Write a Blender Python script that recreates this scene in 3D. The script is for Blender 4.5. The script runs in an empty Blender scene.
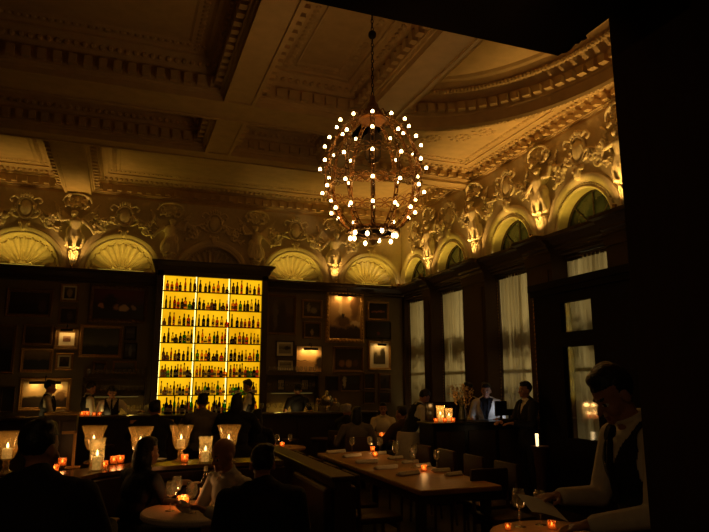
import bpy, bmesh, math, random
from mathutils import Vector, Matrix, Euler
from math import pi, sin, cos, tan, radians, sqrt, atan2
random.seed(7)
SC = bpy.context.scene
COL = SC.collection
# ------------------------------------------------------------------ camera
F, YAW, PIT, EYE = 620.0, .3557, .1838, Vector((0, 0, 1.7))
fw = Vector((sin(YAW)*cos(PIT), cos(YAW)*cos(PIT), sin(PIT)))
rt = Vector((cos(YAW), -sin(YAW), 0)); up = rt.cross(fw)
def at(px, py, X=None, Y=None, Z=None):
    d = fw + rt*((px-354.5)/F) - up*((py-266)/F)
    if X is not None: t = (X-EYE.x)/d.x
    elif Y is not None: t = (Y-EYE.y)/d.y
    else: t = (Z-EYE.z)/d.z
    return EYE + d*t
cd = bpy.data.cameras.new('camera'); cam = bpy.data.objects.new('camera', cd); COL.objects.link(cam)
cd.sensor_fit = 'HORIZONTAL'; cd.sensor_width = 36; cd.lens = F/709*36; cd.clip_start = .05; cd.clip_end = 100
M = Matrix((rt, up, -fw)).transposed().to_4x4(); M.translation = EYE; cam.matrix_world = M
SC.camera = cam
SC.view_settings.view_transform = 'Standard'; SC.view_settings.look = 'None'
SC.view_settings.gamma = 1; SC.view_settings.exposure = .15; SC.view_settings.use_curve_mapping = False
w = bpy.data.worlds.new('world'); SC.world = w; w.use_nodes = True
w.node_tree.nodes['Background'].inputs[0].default_value = (.02, .012, .004, 1)
w.node_tree.nodes['Background'].inputs[1].default_value = .02
try: SC.cycles.use_denoising = True
except Exception: pass
SC.cycles.sample_clamp_indirect = 2.0
SC.cycles.max_bounces = 8; SC.cycles.transparent_max_bounces = 16

# ------------------------------------------------------------------ materials
_m = {}
def newmat(name):
    m = bpy.data.materials.new(name); m.use_nodes = True; nt = m.node_tree; nt.nodes.clear()
    return m, nt, nt.nodes.new('ShaderNodeOutputMaterial')
def mat(name, col, rough=.6, metal=0, var=.12, scale=8, bump=0, spec=.4, emit=None, es=0, wood=False):
    if name in _m: return _m[name]
    m, nt, out = newmat(name); N = nt.nodes; L = nt.links
    b = N.new('ShaderNodeBsdfPrincipled'); L.new(b.outputs[0], out.inputs[0])
    b.inputs['Roughness'].default_value = rough; b.inputs['Metallic'].default_value = metal
    b.inputs['Specular IOR Level'].default_value = spec
    tc = N.new('ShaderNodeTexCoord'); n = N.new('ShaderNodeTexNoise'); n.inputs['Scale'].default_value = scale
    n.inputs['Detail'].default_value = 5
    if wood:
        mp = N.new('ShaderNodeMapping'); mp.inputs['Scale'].default_value = (1, 8, 1) if wood == 'y' else (8, 8, 1)
        L.new(tc.outputs['Object'], mp.inputs[0]); L.new(mp.outputs[0], n.inputs['Vector'])
    else: L.new(tc.outputs['Object'], n.inputs['Vector'])
    mx = N.new('ShaderNodeMix'); mx.data_type = 'RGBA'
    L.new(n.outputs['Fac'], mx.inputs[0])
    c = Vector(col)
    mx.inputs[6].default_value = (*[max(0, x*(1-var*1.8)) for x in c], 1); mx.inputs[7].default_value = (*[min(1, x*(1+var*1.8)) for x in c], 1)
    L.new(mx.outputs[2], b.inputs['Base Color'])
    if bump:
        bp = N.new('ShaderNodeBump'); bp.inputs['Strength'].default_value = bump; bp.inputs['Distance'].default_value = .02
        L.new(n.outputs['Fac'], bp.inputs['Height']); L.new(bp.outputs[0], b.inputs['Normal'])
    if emit:
        b.inputs['Emission Color'].default_value = (*emit, 1); b.inputs['Emission Strength'].default_value = es
    _m[name] = m; return m
def emis(name, col, s):
    if name in _m: return _m[name]
    m, nt, out = newmat(name); e = nt.nodes.new('ShaderNodeEmission')
    e.inputs[0].default_value = (*col, 1); e.inputs[1].default_value = s; nt.links.new(e.outputs[0], out.inputs[0])
    _m[name] = m; return m
def glass(name, col=(1, 1, 1), body=.0, bcol=(1, .8, .4), gl=.25):
    """thin glass: transparent + glossy by fresnel, optionally a milky translucent body"""
    if name in _m: return _m[name]
    m, nt, out = newmat(name); N = nt.nodes; L = nt.links
    t = N.new('ShaderNodeBsdfTransparent'); t.inputs[0].default_value = (*col, 1)
    g = N.new('ShaderNodeBsdfGlossy'); g.inputs['Roughness'].default_value = .08
    f = N.new('ShaderNodeLayerWeight'); f.inputs[0].default_value = gl
    mx = N.new('ShaderNodeMixShader'); L.new(f.outputs['Facing'], mx.inputs[0]); L.new(t.outputs[0], mx.inputs[1]); L.new(g.outputs[0], mx.inputs[2])
    o = mx
    if body:
        d = N.new('ShaderNodeBsdfTranslucent'); d.inputs[0].default_value = (*bcol, 1)
        df = N.new('ShaderNodeBsdfDiffuse'); df.inputs[0].default_value = (*bcol, 1)
        a = N.new('ShaderNodeMixShader'); a.inputs[0].default_value = .35; L.new(d.outputs[0], a.inputs[1]); L.new(df.outputs[0], a.inputs[2])
        tc = N.new('ShaderNodeTexCoord'); v = N.new('ShaderNodeTexVoronoi'); v.inputs['Scale'].default_value = 45; L.new(tc.outputs['Object'], v.inputs['Vector'])
        mm = N.new('ShaderNodeMath'); mm.operation = 'MULTIPLY'; mm.inputs[1].default_value = body*1.6; L.new(v.outputs['Distance'], mm.inputs[0])
        ad = N.new('ShaderNodeMath'); ad.operation = 'ADD'; ad.inputs[1].default_value = body*.5; ad.use_clamp = True; L.new(mm.outputs[0], ad.inputs[0])
        o = N.new('ShaderNodeMixShader'); L.new(ad.outputs[0], o.inputs[0]); L.new(mx.outputs[0], o.inputs[1]); L.new(a.outputs[0], o.inputs[2])
    L.new(o.outputs[0], out.inputs[0]); _m[name] = m; return m
def bottle_glass(name, col):
    if name in _m: return _m[name]
    m, nt, out = newmat(name); N = nt.nodes; L = nt.links
    t = N.new('ShaderNodeBsdfTransparent'); t.inputs[0].default_value = (*col, 1)
    g = N.new('ShaderNodeBsdfPrincipled'); g.inputs['Base Color'].default_value = (*[c*.3 for c in col], 1); g.inputs['Roughness'].default_value = .1
    mx = N.new('ShaderNodeMixShader'); mx.inputs[0].default_value = .32; L.new(t.outputs[0], mx.inputs[1]); L.new(g.outputs[0], mx.inputs[2])
    L.new(mx.outputs[0], out.inputs[0]); _m[name] = m; return m
PL = mat('cream_plaster', (.62, .5, .3), .7, bump=.25, scale=14, var=.1)
PLC = mat('ceiling_plaster', (.56, .38, .18), .75, bump=.15, scale=6, var=.12)
PLR = mat('relief_plaster', (.72, .58, .36), .6, bump=.2, scale=30, var=.12)
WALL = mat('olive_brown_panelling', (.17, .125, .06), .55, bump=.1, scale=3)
WOOD = mat('dark_walnut', (.05, .028, .014), .35, wood=True, scale=4, var=.3)
WOODR = mat('reddish_walnut', (.12, .05, .022), .4, wood=True, scale=4, var=.3)
TBL = mat('oak_table_top', (.42, .2, .06), .45, wood='y', scale=5, var=.25)
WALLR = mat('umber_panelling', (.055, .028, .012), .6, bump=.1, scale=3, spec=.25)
DULL = mat('dull_black_wood', (.01, .007, .005), .75, spec=.12)
BLK = mat('black_lacquer', (.008, .007, .007), .3)
FLOOR = mat('dark_floor_boards', (.035, .02, .012), .45, wood='y', scale=3, var=.3)
GILT = mat('old_gilt', (.42, .24, .07), .42, .6, scale=40, bump=.5, var=.3)
GILTD = mat('tarnished_gilt', (.2, .11, .035), .5, .4, scale=40, bump=.5, var=.3)
BRONZE = mat('bronze', (.26, .13, .04), .38, .75, scale=60, bump=.4, var=.3)
IRON = mat('dark_iron', (.02, .014, .01), .5, .6)
BRASS = mat('brass', (.6, .38, .12), .25, .9)
LEATH = mat('brown_leather', (.045, .016, .008), .55, bump=.2, scale=30)
LINEN = mat('white_linen', (.7, .63, .5), .85, bump=.2, scale=60)
WAX = mat('candle_wax', (.9, .75, .45), .5, emit=(1, .55, .12), es=.25)
CERAM = mat('white_china', (.8, .76, .68), .25)
WINE = mat('red_wine', (.05, .002, .002), .1)
SILV = mat('polished_steel', (.6, .55, .45), .15, 1)
FLAME = emis('flame', (1, .62, .22), 9)
BULB = emis('bulb_glow', (1, .68, .27), 16)
GL = glass('clear_glass')
CUT = glass('table_glass', body=.05, bcol=(1, .85, .55), gl=.35)
HURR = glass('mercury_glass', body=.15, bcol=(1, .64, .22))
VOT = glass('amber_votive_glass', (1, .55, .3), body=.22, bcol=(1, .5, .2))
CURT = None
def curtain_mat():
    m, nt, out = newmat('sheer_curtain'); N = nt.nodes; L = nt.links
    tc = N.new('ShaderNodeTexCoord'); n = N.new('ShaderNodeTexNoise'); n.inputs['Scale'].default_value = 3
    L.new(tc.outputs['Object'], n.inputs['Vector'])
    mx = N.new('ShaderNodeMix'); mx.data_type = 'RGBA'; mx.inputs[6].default_value = (.5, .45, .3, 1); mx.inputs[7].default_value = (.66, .6, .42, 1)
    L.new(n.outputs['Fac'], mx.inputs[0])
    d = N.new('ShaderNodeBsdfDiffuse'); t = N.new('ShaderNodeBsdfTranslucent'); L.new(mx.outputs[2], d.inputs[0]); L.new(mx.outputs[2], t.inputs[0])
    a = N.new('ShaderNodeMixShader'); a.inputs[0].default_value = .4; L.new(d.outputs[0], a.inputs[1]); L.new(t.outputs[0], a.inputs[2])
    L.new(a.outputs[0], out.inputs[0]); return m
CURT = curtain_mat()
def paint(name, top, mid, bot, blobs=(), hz=.5, nz=.12, rough=.35, seed=0):
    """a canvas: three tones split at a rough horizon plus soft-edged shapes (u, v, ru, rv, colour)"""
    m, nt, out = newmat(name); N = nt.nodes; L = nt.links
    b = N.new('ShaderNodeBsdfPrincipled'); b.inputs['Roughness'].default_value = rough; L.new(b.outputs[0], out.inputs[0])
    tc = N.new('ShaderNodeTexCoord'); sp = N.new('ShaderNodeSeparateXYZ'); L.new(tc.outputs['Generated'], sp.inputs[0])
    n = N.new('ShaderNodeTexNoise'); n.inputs['Scale'].default_value = 5; n.inputs['Detail'].default_value = 6
    mp = N.new('ShaderNodeMapping'); mp.inputs['Location'].default_value = (seed*1.7, seed, seed*.3); L.new(tc.outputs['Generated'], mp.inputs[0]); L.new(mp.outputs[0], n.inputs['Vector'])
    def mth(op, a, c, clamp=False):
        q = N.new('ShaderNodeMath'); q.operation = op; q.use_clamp = clamp
        for i, v in enumerate((a, c)):
            if v is None: continue
            if isinstance(v, (int, float)): q.inputs[i].default_value = v
            else: L.new(v, q.inputs[i])
        return q.outputs[0]
    nn = mth('MULTIPLY', mth('SUBTRACT', n.outputs['Fac'], .5), nz*2.5)
    z = mth('ADD', sp.outputs['Z'], nn)
    r = N.new('ShaderNodeValToRGB'); L.new(z, r.inputs[0]); e = r.color_ramp.elements
    e[0].position = max(.01, hz-.06); e[0].color = (*bot, 1); e[1].position = hz+.05; e[1].color = (*mid, 1)
    k = r.color_ramp.elements.new(min(.99, hz+.4)); k.color = (*top, 1)
    cur = r.outputs[0]
    for (u, v, ru, rv, c) in blobs:
        dx = mth('DIVIDE', mth('SUBTRACT', mth('ADD', sp.outputs['X'], nn), u), ru); dz = mth('DIVIDE', mth('SUBTRACT', z, v), rv)
        d2 = mth('ADD', mth('MULTIPLY', dx, dx), mth('MULTIPLY', dz, dz))
        fac = mth('SUBTRACT', 1.5, d2, True)
        mx = N.new('ShaderNodeMix'); mx.data_type = 'RGBA'; L.new(fac, mx.inputs[0]); L.new(cur, mx.inputs[6]); mx.inputs[7].default_value = (*c, 1); cur = mx.outputs[2]
    L.new(cur, b.inputs['Base Color']); return m

# ------------------------------------------------------------------ mesh builder
class MB:
    def __init__(s): s.v = []; s.f = []; s.mi = []; s.cur = 0; s.M = Matrix.Identity(4)
    def add(s, vs, fs):
        o = len(s.v); s.v += [s.M @ Vector(p) for p in vs]
        s.f += [tuple(i+o for i in f) for f in fs]; s.mi += [s.cur]*len(fs); return s
    def box(s, x0, x1, y0, y1, z0, z1):
        v = [(x, y, z) for z in (z0, z1) for y in (y0, y1) for x in (x0, x1)]
        return s.add(v, [(0, 2, 3, 1), (4, 5, 7, 6), (0, 1, 5, 4), (2, 6, 7, 3), (0, 4, 6, 2), (1, 3, 7, 5)])
    def bbox(s, x0, x1, y0, y1, z0, z1, b=.01):
        """box with bevelled edges"""
        bm = bmesh.new(); bmesh.ops.create_cube(bm, size=1)
        for p in bm.verts: p.co = Vector(((x0+x1)/2+p.co.x*(x1-x0), (y0+y1)/2+p.co.y*(y1-y0), (z0+z1)/2+p.co.z*(z1-z0)))
        bmesh.ops.bevel(bm, geom=bm.edges[:], offset=b, segments=2, affect='EDGES', profile=.5)
        bm.verts.index_update(); s.add([p.co.copy() for p in bm.verts], [tuple(q.index for q in f.verts) for f in bm.faces]); bm.free(); return s
    def cyl(s, p0, p1, r0, r1=None, n=12, caps=True):
        p0, p1 = Vector(p0), Vector(p1); r1 = r0 if r1 is None else r1; d = (p1-p0)
        if d.length < 1e-6: return s
        q = d.normalized().to_track_quat('Z', 'Y'); v = []
        for p, r in ((p0, r0), (p1, r1)):
            for i in range(n): v.append(p + q @ Vector((r*cos(2*pi*i/n), r*sin(2*pi*i/n), 0)))
        f = [(i, (i+1) % n, n+(i+1) % n, n+i) for i in range(n)]
        if caps: f += [tuple(range(n-1, -1, -1)), tuple(range(n, 2*n))]
        return s.add(v, f)
    def lathe(s, c, prof, n=20, a0=0, a1=2*pi):
        c = Vector(c); full = abs(a1-a0-2*pi) < 1e-6; m = n if full else n+1; v = []
        for (r, z) in prof:
            for i in range(m):
                a = a0+(a1-a0)*i/n; v.append(c+Vector((r*cos(a), r*sin(a), z)))
        f = []
        for j in range(len(prof)-1):
            for i in range(n):
                k = (i+1) % m; f.append((j*m+i, j*m+k, (j+1)*m+k, (j+1)*m+i))
        if full:
            if prof[0][0] > 1e-4: f.append(tuple(range(m-1, -1, -1)))
            if prof[-1][0] > 1e-4: f.append(tuple((len(prof)-1)*m+i for i in range(m)))
        return s.add(v, f)
    def ell(s, c, r, M=None, nu=14, nv=9):
        c = Vector(c); r = (r, r, r) if isinstance(r, (int, float)) else r; v = []; f = []
        T = (M.to_3x3() if M is not None else Matrix.Identity(3))
        for j in range(nv+1):
            t = pi*j/nv
            if j in (0, nv): v.append(c+T @ Vector((0, 0, r[2]*cos(t)))); continue
            for i in range(nu):
                a = 2*pi*i/nu; v.append(c+T @ Vector((r[0]*sin(t)*cos(a), r[1]*sin(t)*sin(a), r[2]*cos(t))))
        ix = lambda j, i: 0 if j == 0 else (len(v)-1 if j == nv else 1+(j-1)*nu+i % nu)
        for j in range(nv):
            for i in range(nu):
                q = [ix(j, i), ix(j+1, i), ix(j+1, i+1), ix(j, i+1)]; u = []
                for k in q:
                    if k not in u: u.append(k)
                f.append(tuple(u))
        return s.add(v, f)
    def cap(s, p0, p1, r0, r1, n=12):
        s.cyl(p0, p1, r0, r1, n); s.ell(p0, r0, nu=n, nv=7); return s.ell(p1, r1, nu=n, nv=7)
    def tube(s, pts, r, n=8, closed=False):
        pts = [Vector(p) for p in pts]
        if 4 <= len(pts) <= 8 and not closed:                    # round the bends
            K = len(pts); q = []; rr = []; R0 = r if isinstance(r, (list, tuple)) else [r]*K
            for i in range(K-1):
                a, b, c, d = pts[max(0, i-1)], pts[i], pts[i+1], pts[min(K-1, i+2)]
                for k in range(4):
                    t = k/4; q.append(.5*((2*b)+(c-a)*t+(2*a-5*b+4*c-d)*t*t+(3*b-a-3*c+d)*t**3)); rr.append(R0[i]*(1-t)+R0[i+1]*t)
            q.append(pts[-1]); rr.append(R0[-1]); pts, r = q, rr
        K = len(pts); v = []; up0 = None
        for i, p in enumerate(pts):
            a = pts[(i-1) % K] if (closed or i > 0) else p; b = pts[(i+1) % K] if (closed or i < K-1) else p
            d = (b-a).normalized(); ref = Vector((0, 0, 1)) if abs(d.z) < .9 else Vector((1, 0, 0))
            if up0 is None: up0 = (ref-d*ref.dot(d)).normalized()
            up0 = (up0-d*up0.dot(d)).normalized(); sd = d.cross(up0); rr = r[i] if isinstance(r, (list, tuple)) else r
            for k in range(n):
                t = 2*pi*k/n; v.append(p+up0*(rr*cos(t))+sd*(rr*sin(t)))
        f = []
        for i in range(K if closed else K-1):
            j = (i+1) % K
            for k in range(n): f.append((i*n+k, j*n+k, j*n+(k+1) % n, i*n+(k+1) % n))
        if not closed: f += [tuple(range(n)), tuple((K-1)*n+k for k in range(n-1, -1, -1))]
        return s.add(v, f)
    def prism(s, poly, z0, z1):
        n = len(poly); v = [(x, y, z0) for x, y in poly]+[(x, y, z1) for x, y in poly]
        return s.add(v, [tuple(range(n-1, -1, -1)), tuple(range(n, 2*n))]+[(i, (i+1) % n, n+(i+1) % n, n+i) for i in range(n)])
    def mesh(s, name, smooth=False):
        me = bpy.data.meshes.new(name); me.from_pydata(s.v, [], s.f); me.polygons.foreach_set('material_index', s.mi)
        bm = bmesh.new(); bm.from_mesh(me); bmesh.ops.recalc_face_normals(bm, faces=bm.faces); bm.to_mesh(me); bm.free()
        if smooth:
            me.polygons.foreach_set('use_smooth', [True]*len(me.polygons))
            try: me.set_sharp_from_angle(angle=radians(40))
            except Exception: pass
        me.update(); return me
    def build(s, name, m, parent=None, smooth=False, label=None):
        me = s.mesh(name, smooth)
        for q in (m if isinstance(m, (list, tuple)) else [m]): me.materials.append(q)
        o = bpy.data.objects.new(name, me); COL.objects.link(o)
        if parent is not None: o.parent = parent
        if label: o['label'] = label
        return o
def tag(o, label, cat, group=None, kind=None):
    if label: o['label'] = label
    if cat: o['category'] = cat
    if group: o['group'] = group
    if kind: o['kind'] = kind
    return o
def thing(name, label, cat, loc=(0, 0, 0), rz=0, group=None):
    o = bpy.data.objects.new(name, None); o.empty_display_size = .1; COL.objects.link(o); o.location = loc; o.rotation_euler = (0, 0, rz)
    return tag(o, label, cat, group)
def struct(name, mb, m, smooth=False):
    o = mb.build(name, m, None, smooth); o['kind'] = 'structure'; return o
def dup(root, loc, rz=None, label=None, scale=None):
    def cp(o, par):
        c = o.copy(); COL.objects.link(c); c.parent = par
        for ch in o.children: cp(ch, c)
        return c
    r = cp(root, None); r.location = loc
    if rz is not None: r.rotation_euler = (0, 0, rz)
    if label: r['label'] = label
    if scale: r.scale = scale if isinstance(scale, tuple) else (scale,)*3
    return r
def many(root_fn):
    """first call builds, later calls copy"""
    st = {}
    def f(loc, rz=0, label=None, scale=None):
        if 'r' not in st:
            r = st['r'] = root_fn(); r.location = loc; r.rotation_euler = (0, 0, rz); r['label'] = label
            if scale: r.scale = scale if isinstance(scale, tuple) else (scale,)*3
            return r
        return dup(st['r'], loc, rz, label, scale or (1, 1, 1))
    return f
def fuse(mb, name, vox, it=3, fac=.5):
    """weld overlapping solids into one continuous skin"""
    me = mb.mesh('tmp'); o = bpy.data.objects.new('tmp', me); COL.objects.link(o)
    r = o.modifiers.new('r', 'REMESH'); r.mode = 'VOXEL'; r.voxel_size = vox; r.adaptivity = 0
    if it: k = o.modifiers.new('s', 'SMOOTH'); k.factor = fac; k.iterations = it
    dg = bpy.context.evaluated_depsgraph_get(); dg.update()
    res = bpy.data.meshes.new_from_object(o.evaluated_get(dg)); res.name = name
    bpy.data.objects.remove(o); bpy.data.meshes.remove(me)
    res.polygons.foreach_set('use_smooth', [True]*len(res.polygons)); res.materials.clear(); return res
def fused(mb, name, m, parent, vox, it=3, label=None):
    me = fuse(mb, name, vox, it)
    for q in (m if isinstance(m, (list, tuple)) else [m]): me.materials.append(q)
    o = bpy.data.objects.new(name, me); COL.objects.link(o); o.parent = parent
    if label: o['label'] = label
    return o
def light(name, kind, loc, e, col, **k):
    d = bpy.data.lights.new(name, kind); d.energy = e; d.color = col; o = bpy.data.objects.new(name, d); COL.objects.link(o); o.location = loc
    if 'rad' in k: d.shadow_soft_size = k['rad']
    if 'ang' in k: d.spot_size = radians(k['ang']); d.spot_blend = .9
    if 'size' in k: d.shape = 'RECTANGLE'; d.size, d.size_y = k['size']
    if 'to' in k: o.rotation_euler = (Vector(k['to'])-Vector(loc)).to_track_quat('-Z', 'Y').to_euler()
    return o
ORD = ['first', 'second', 'third', 'fourth', 'fifth', 'sixth', 'seventh', 'eighth', 'ninth', 'tenth', 'eleventh', 'twelfth', 'thirteenth', 'fourteenth']
YB, XR, ZL, ZC = 13.5, 6.24, 3.92, 5.5     # back wall, right wall, ledge top, cornice foot

# ------------------------------------------------------------------ shell of the room
b = MB(); b.box(-6, 7.4, -2, 13.9, -.12, 0); struct('floor', b, FLOOR)
b = MB(); b.box(-6, 7.4, -2, 13.9, 6.3, 6.45); struct('ceiling', b, PLC)
b = MB(); b.box(-6.15, -6, -2, 13.9, -.12, 6.45); struct('wall_left', b, WALL)
b = MB(); b.box(-6.15, 7.4, -2.15, -2, -.12, 6.45); struct('wall_front', b, WALL)
b = MB(); b.box(-6, XR, YB, YB+.15, 0, 3.74); b.box(-6, XR+1, YB+.3, YB+.4, 0, 6.45); b.box(-6, XR, YB, YB+.3, ZC, 6.3)
for i in range(14):                                   # flat panel mouldings
    x = -5.8+i*.92
    if x+.8 < XR-.05:
        for (u0, u1, v0, v1) in ((x, x+.8, .15, .19), (x, x+.8, .86, .9), (x, x+.04, .19, .86), (x+.76, x+.8, .19, .86)): b.box(u0, u1, YB-.015, YB, v0, v1)
struct('wall_back', b, WALL)
BX = [5.42, 3.565, 1.72, -.13, -1.98, -3.83]; BF = [4.49, 2.65, .8, -1.05, -2.9]
RY = [12.72, 11.05, 8.95, 7.1]; RF = [11.9, 10.0, 8.0, 6.2]
def frieze(cs, lo, hi, R, z0, z1, P, dep):
    """plaster band with half-round openings; P maps (along, out-depth, z)"""
    m = MB(); xs = []; cs = sorted(cs); x = lo
    for c in cs:
        m.add([P(x, 0, z0), P(c-R, 0, z0), P(c-R, 0, z1), P(x, 0, z1)], [(0, 1, 2, 3)]); n = 24
        for i in range(n):
            a0, a1 = pi-pi*i/n, pi-pi*(i+1)/n
            p = [(c+R*cos(a0), z0+R*sin(a0)), (c+R*cos(a1), z0+R*sin(a1))]
            m.add([P(p[0][0], 0, p[0][1]), P(p[1][0], 0, p[1][1]), P(p[1][0], 0, z1), P(p[0][0], 0, z1)], [(0, 1, 2, 3)])
            if dep: m.add([P(p[0][0], 0, p[0][1]), P(p[1][0], 0, p[1][1]), P(p[1][0], dep, p[1][1]), P(p[0][0], dep, p[0][1])], [(0, 1, 2, 3)])
        x = c+R
    m.add([P(x, 0, z0), P(hi, 0, z0), P(hi, 0, z1), P(x, 0, z1)], [(0, 1, 2, 3)])
    return m
struct('trim_1', frieze(BX, -6, XR, .685, ZL-.02, ZC+.05, lambda a, d, z: (a, YB+d, z), .02), PL)
struct('trim_2', frieze([-y for y in RY], -YB, -1.6, .60, ZL-.02, ZC+.05, lambda a, d, z: (XR+d, -a, z), .34), PL)
# ledge on back wall
def extr_x(prof, x0, x1, m=None):
    m = m or MB(); n = len(prof)
    return m.add([(x, YB-d, z) for x in (x0, x1) for d, z in prof], [(i, (i+1) % n, n+(i+1) % n, n+i) for i in range(n)]+[tuple(range(n)), tuple(range(2*n-1, n-1, -1))])
LP = [(0, 3.66), (.05, 3.66), (.05, 3.70), (.09, 3.72), (.09, 3.76), (.15, 3.80), (.2, 3.84), (.28, 3.85), (.28, 3.90), (0, 3.90)]
struct('trim_3', extr_x(LP, -6, XR), WOOD)
def extr_y(prof, y0, y1, X, m=None):
    m = m or MB(); n = len(prof)
    return m.add([(X-d, y, z) for y in (y0, y1) for d, z in prof], [(i, (i+1) % n, n+(i+1) % n, n+i) for i in range(n)]+[tuple(range(n)), tuple(range(2*n-1, n-1, -1))])
b = MB(); extr_y(LP, 1.6, YB-.2, XR, b)
WIN = [(12.1, 13.38), (10.42, 11.75), (8.36, 9.62), (6.56, 7.72)]
PIL = [(11.75, 12.1), (9.62, 10.42), (7.72, 8.36), (5.7, 6.56)]
LP2 = [(d+.14, z) if d else (d, z) for d, z in LP]
for y0, y1 in PIL: extr_y(LP2, y0, y1, XR, b)
struct('trim_4', b, WOOD)
b = MB()
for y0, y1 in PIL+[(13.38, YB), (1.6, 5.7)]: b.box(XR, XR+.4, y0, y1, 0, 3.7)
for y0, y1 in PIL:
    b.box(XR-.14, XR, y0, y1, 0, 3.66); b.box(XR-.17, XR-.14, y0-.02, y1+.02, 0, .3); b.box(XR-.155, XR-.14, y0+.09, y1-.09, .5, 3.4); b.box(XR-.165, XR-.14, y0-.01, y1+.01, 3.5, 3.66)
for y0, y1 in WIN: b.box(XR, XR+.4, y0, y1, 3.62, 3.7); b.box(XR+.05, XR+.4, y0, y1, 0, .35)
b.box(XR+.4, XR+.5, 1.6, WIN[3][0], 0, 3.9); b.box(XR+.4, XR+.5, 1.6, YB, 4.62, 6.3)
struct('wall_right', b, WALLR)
for i, (y0, y1) in enumerate(WIN):                     # window casings and dark panes behind the curtains
    b = MB(); X = XR+.3
    b.box(X, X+.05, y0, y0+.06, .35, 3.62); b.box(X, X+.05, y1-.06, y1, .35, 3.62); b.box(X, X+.05, y0, y1, 3.56, 3.62); b.box(X, X+.05, y0, y1, .35, .41)
    b.box(X+.01, X+.04, (y0+y1)/2-.02, (y0+y1)/2+.02, .41, 3.56); b.box(X+.01, X+.04, y0, y1, 1.9, 1.95)
    b.tube([(XR+.12, y0, 3.58), (XR+.12, y1, 3.58)], .015)
    b.cur = 1; b.box(X+.02, X+.024, y0+.06, y1-.06, .41, 3.56)
    w_ = struct('window_%d' % (i+1), b, [WOOD, GL])
names4 = ['in the window nearest the back corner', 'in the second window from the back corner', 'in the middle window behind the host desk', 'in the window behind the glazed vestibule']
for i, (y0, y1) in enumerate(WIN):
    t = thing('curtain', 'full length pale sheer pleated curtain ' + names4[i], 'curtain', (XR+.16, (y0+y1)/2, 0), 0, 'window curtains')
    b = MB(); n = 150; W = y1-y0-.04; nz = 12; vs = []
    for j in range(nz+1):
        z = .06+3.5*j/nz
        for k in range(n+1):
            u = k/n; amp = .034+.014*sin(u*9+i)
            vs.append((amp*sin(u*W*62+sin(u*7+i)*2.2)+.006*sin(z*3+u*20), -W/2+u*W, z))
    b.add(vs, [(j*(n+1)+k, j*(n+1)+k+1, (j+1)*(n+1)+k+1, (j+1)*(n+1)+k) for j in range(nz) for k in range(n)])
    b.build('drape', CURT, t, True)
    b = MB(); b.box(-.03, .05, -W/2, W/2, 3.52, 3.6); b.build('pelmet', WOOD, t)
    if i < 3:                                           # beaded trim down the far edge
        b = MB()
        for k in range(60): b.ell((-.05, W/2+.01, .1+k*.057), (.012, .012, .022), nu=6, nv=4)
        b.build('beaded_trim', GILTD, t)

# lunette windows
LG = mat('night_glass', (.03, .035, .025), .12, spec=.7, var=.6, scale=6)
ln = ['nearest the back corner', 'second from the back corner', 'third from the back corner above the long pale curtain', 'nearest the pillar, the largest in view']
def arch_mb(mb, prof, n=36):
    K = len(prof)
    for i in range(n):
        a0, a1 = pi*i/n, pi*(i+1)/n
        vs = [(r*cos(a), y, r*sin(a)) for a in (a0, a1) for r, y in prof]
        mb.add(vs, [(k, k+1, K+k+1, K+k) for k in range(K-1)])
    return mb
AP = [(.66, .04), (.66, -.03), (.685, -.045), (.69, -.02), (.705, -.02), (.71, -.04), (.75, -.06), (.79, -.06), (.8, -.03), (.81, 0)]
def beads(mb, R, n, r, y):
    for i in range(n):
        a = pi*(i+.5)/n; mb.ell((R*cos(a), y, R*sin(a)), r, nu=6, nv=4)
def make_lunette():
    t = thing('lunette_window', '', 'arched window', group='half-round windows above the ledge')
    b = MB(); arch_mb(b, [(.575, .0), (.575, -.03), (.6, -.045), (.63, -.02), (.66, -.02), (.69, -.05), (.76, -.065), (.8, -.05), (.81, 0)]); beads(b, .645, 40, .016, -.03); b.build('arch_molding', PLR, t, True)
    b = MB()
    b.lathe((0, 0, 0), [(0, 0)], 3) if False else None
    pts = [(.6*cos(pi*i/28), .2, .6*sin(pi*i/28)) for i in range(29)]
    b.add(pts, [tuple(range(29))]); b.build('pane', LG, t)
    b = MB(); b.tube([(.585*cos(pi*i/28), .18, .585*sin(pi*i/28)) for i in range(29)], .022); b.tube([(-.6, .18, .015), (.6, .18, .015)], .02)
    for a in (45, 90, 135): b.tube([(0, .185, 0), (.58*cos(radians(a)), .185, .58*sin(radians(a)))], .01)
    b.build('glazing_bars', WOOD, t)
    b = MB(); b.ell((0, -.06, .8), (.07, .06, .1)); b.tube([(-.09, -.04, .92), (-.1, -.07, .86), (-.05, -.09, .86), (-.03, -.09, .74)], .02); b.tube([(.09, -.04, .92), (.1, -.07, .86), (.05, -.09, .86), (.03, -.09, .74)], .02); b.build('keystone', PLR, t, True)
    return t
lun = many(make_lunette)
for y, s in zip(RY, ln): lun((XR, y, ZL), -pi/2, 'half-round window in a moulded plaster arch, ' + s)
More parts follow.
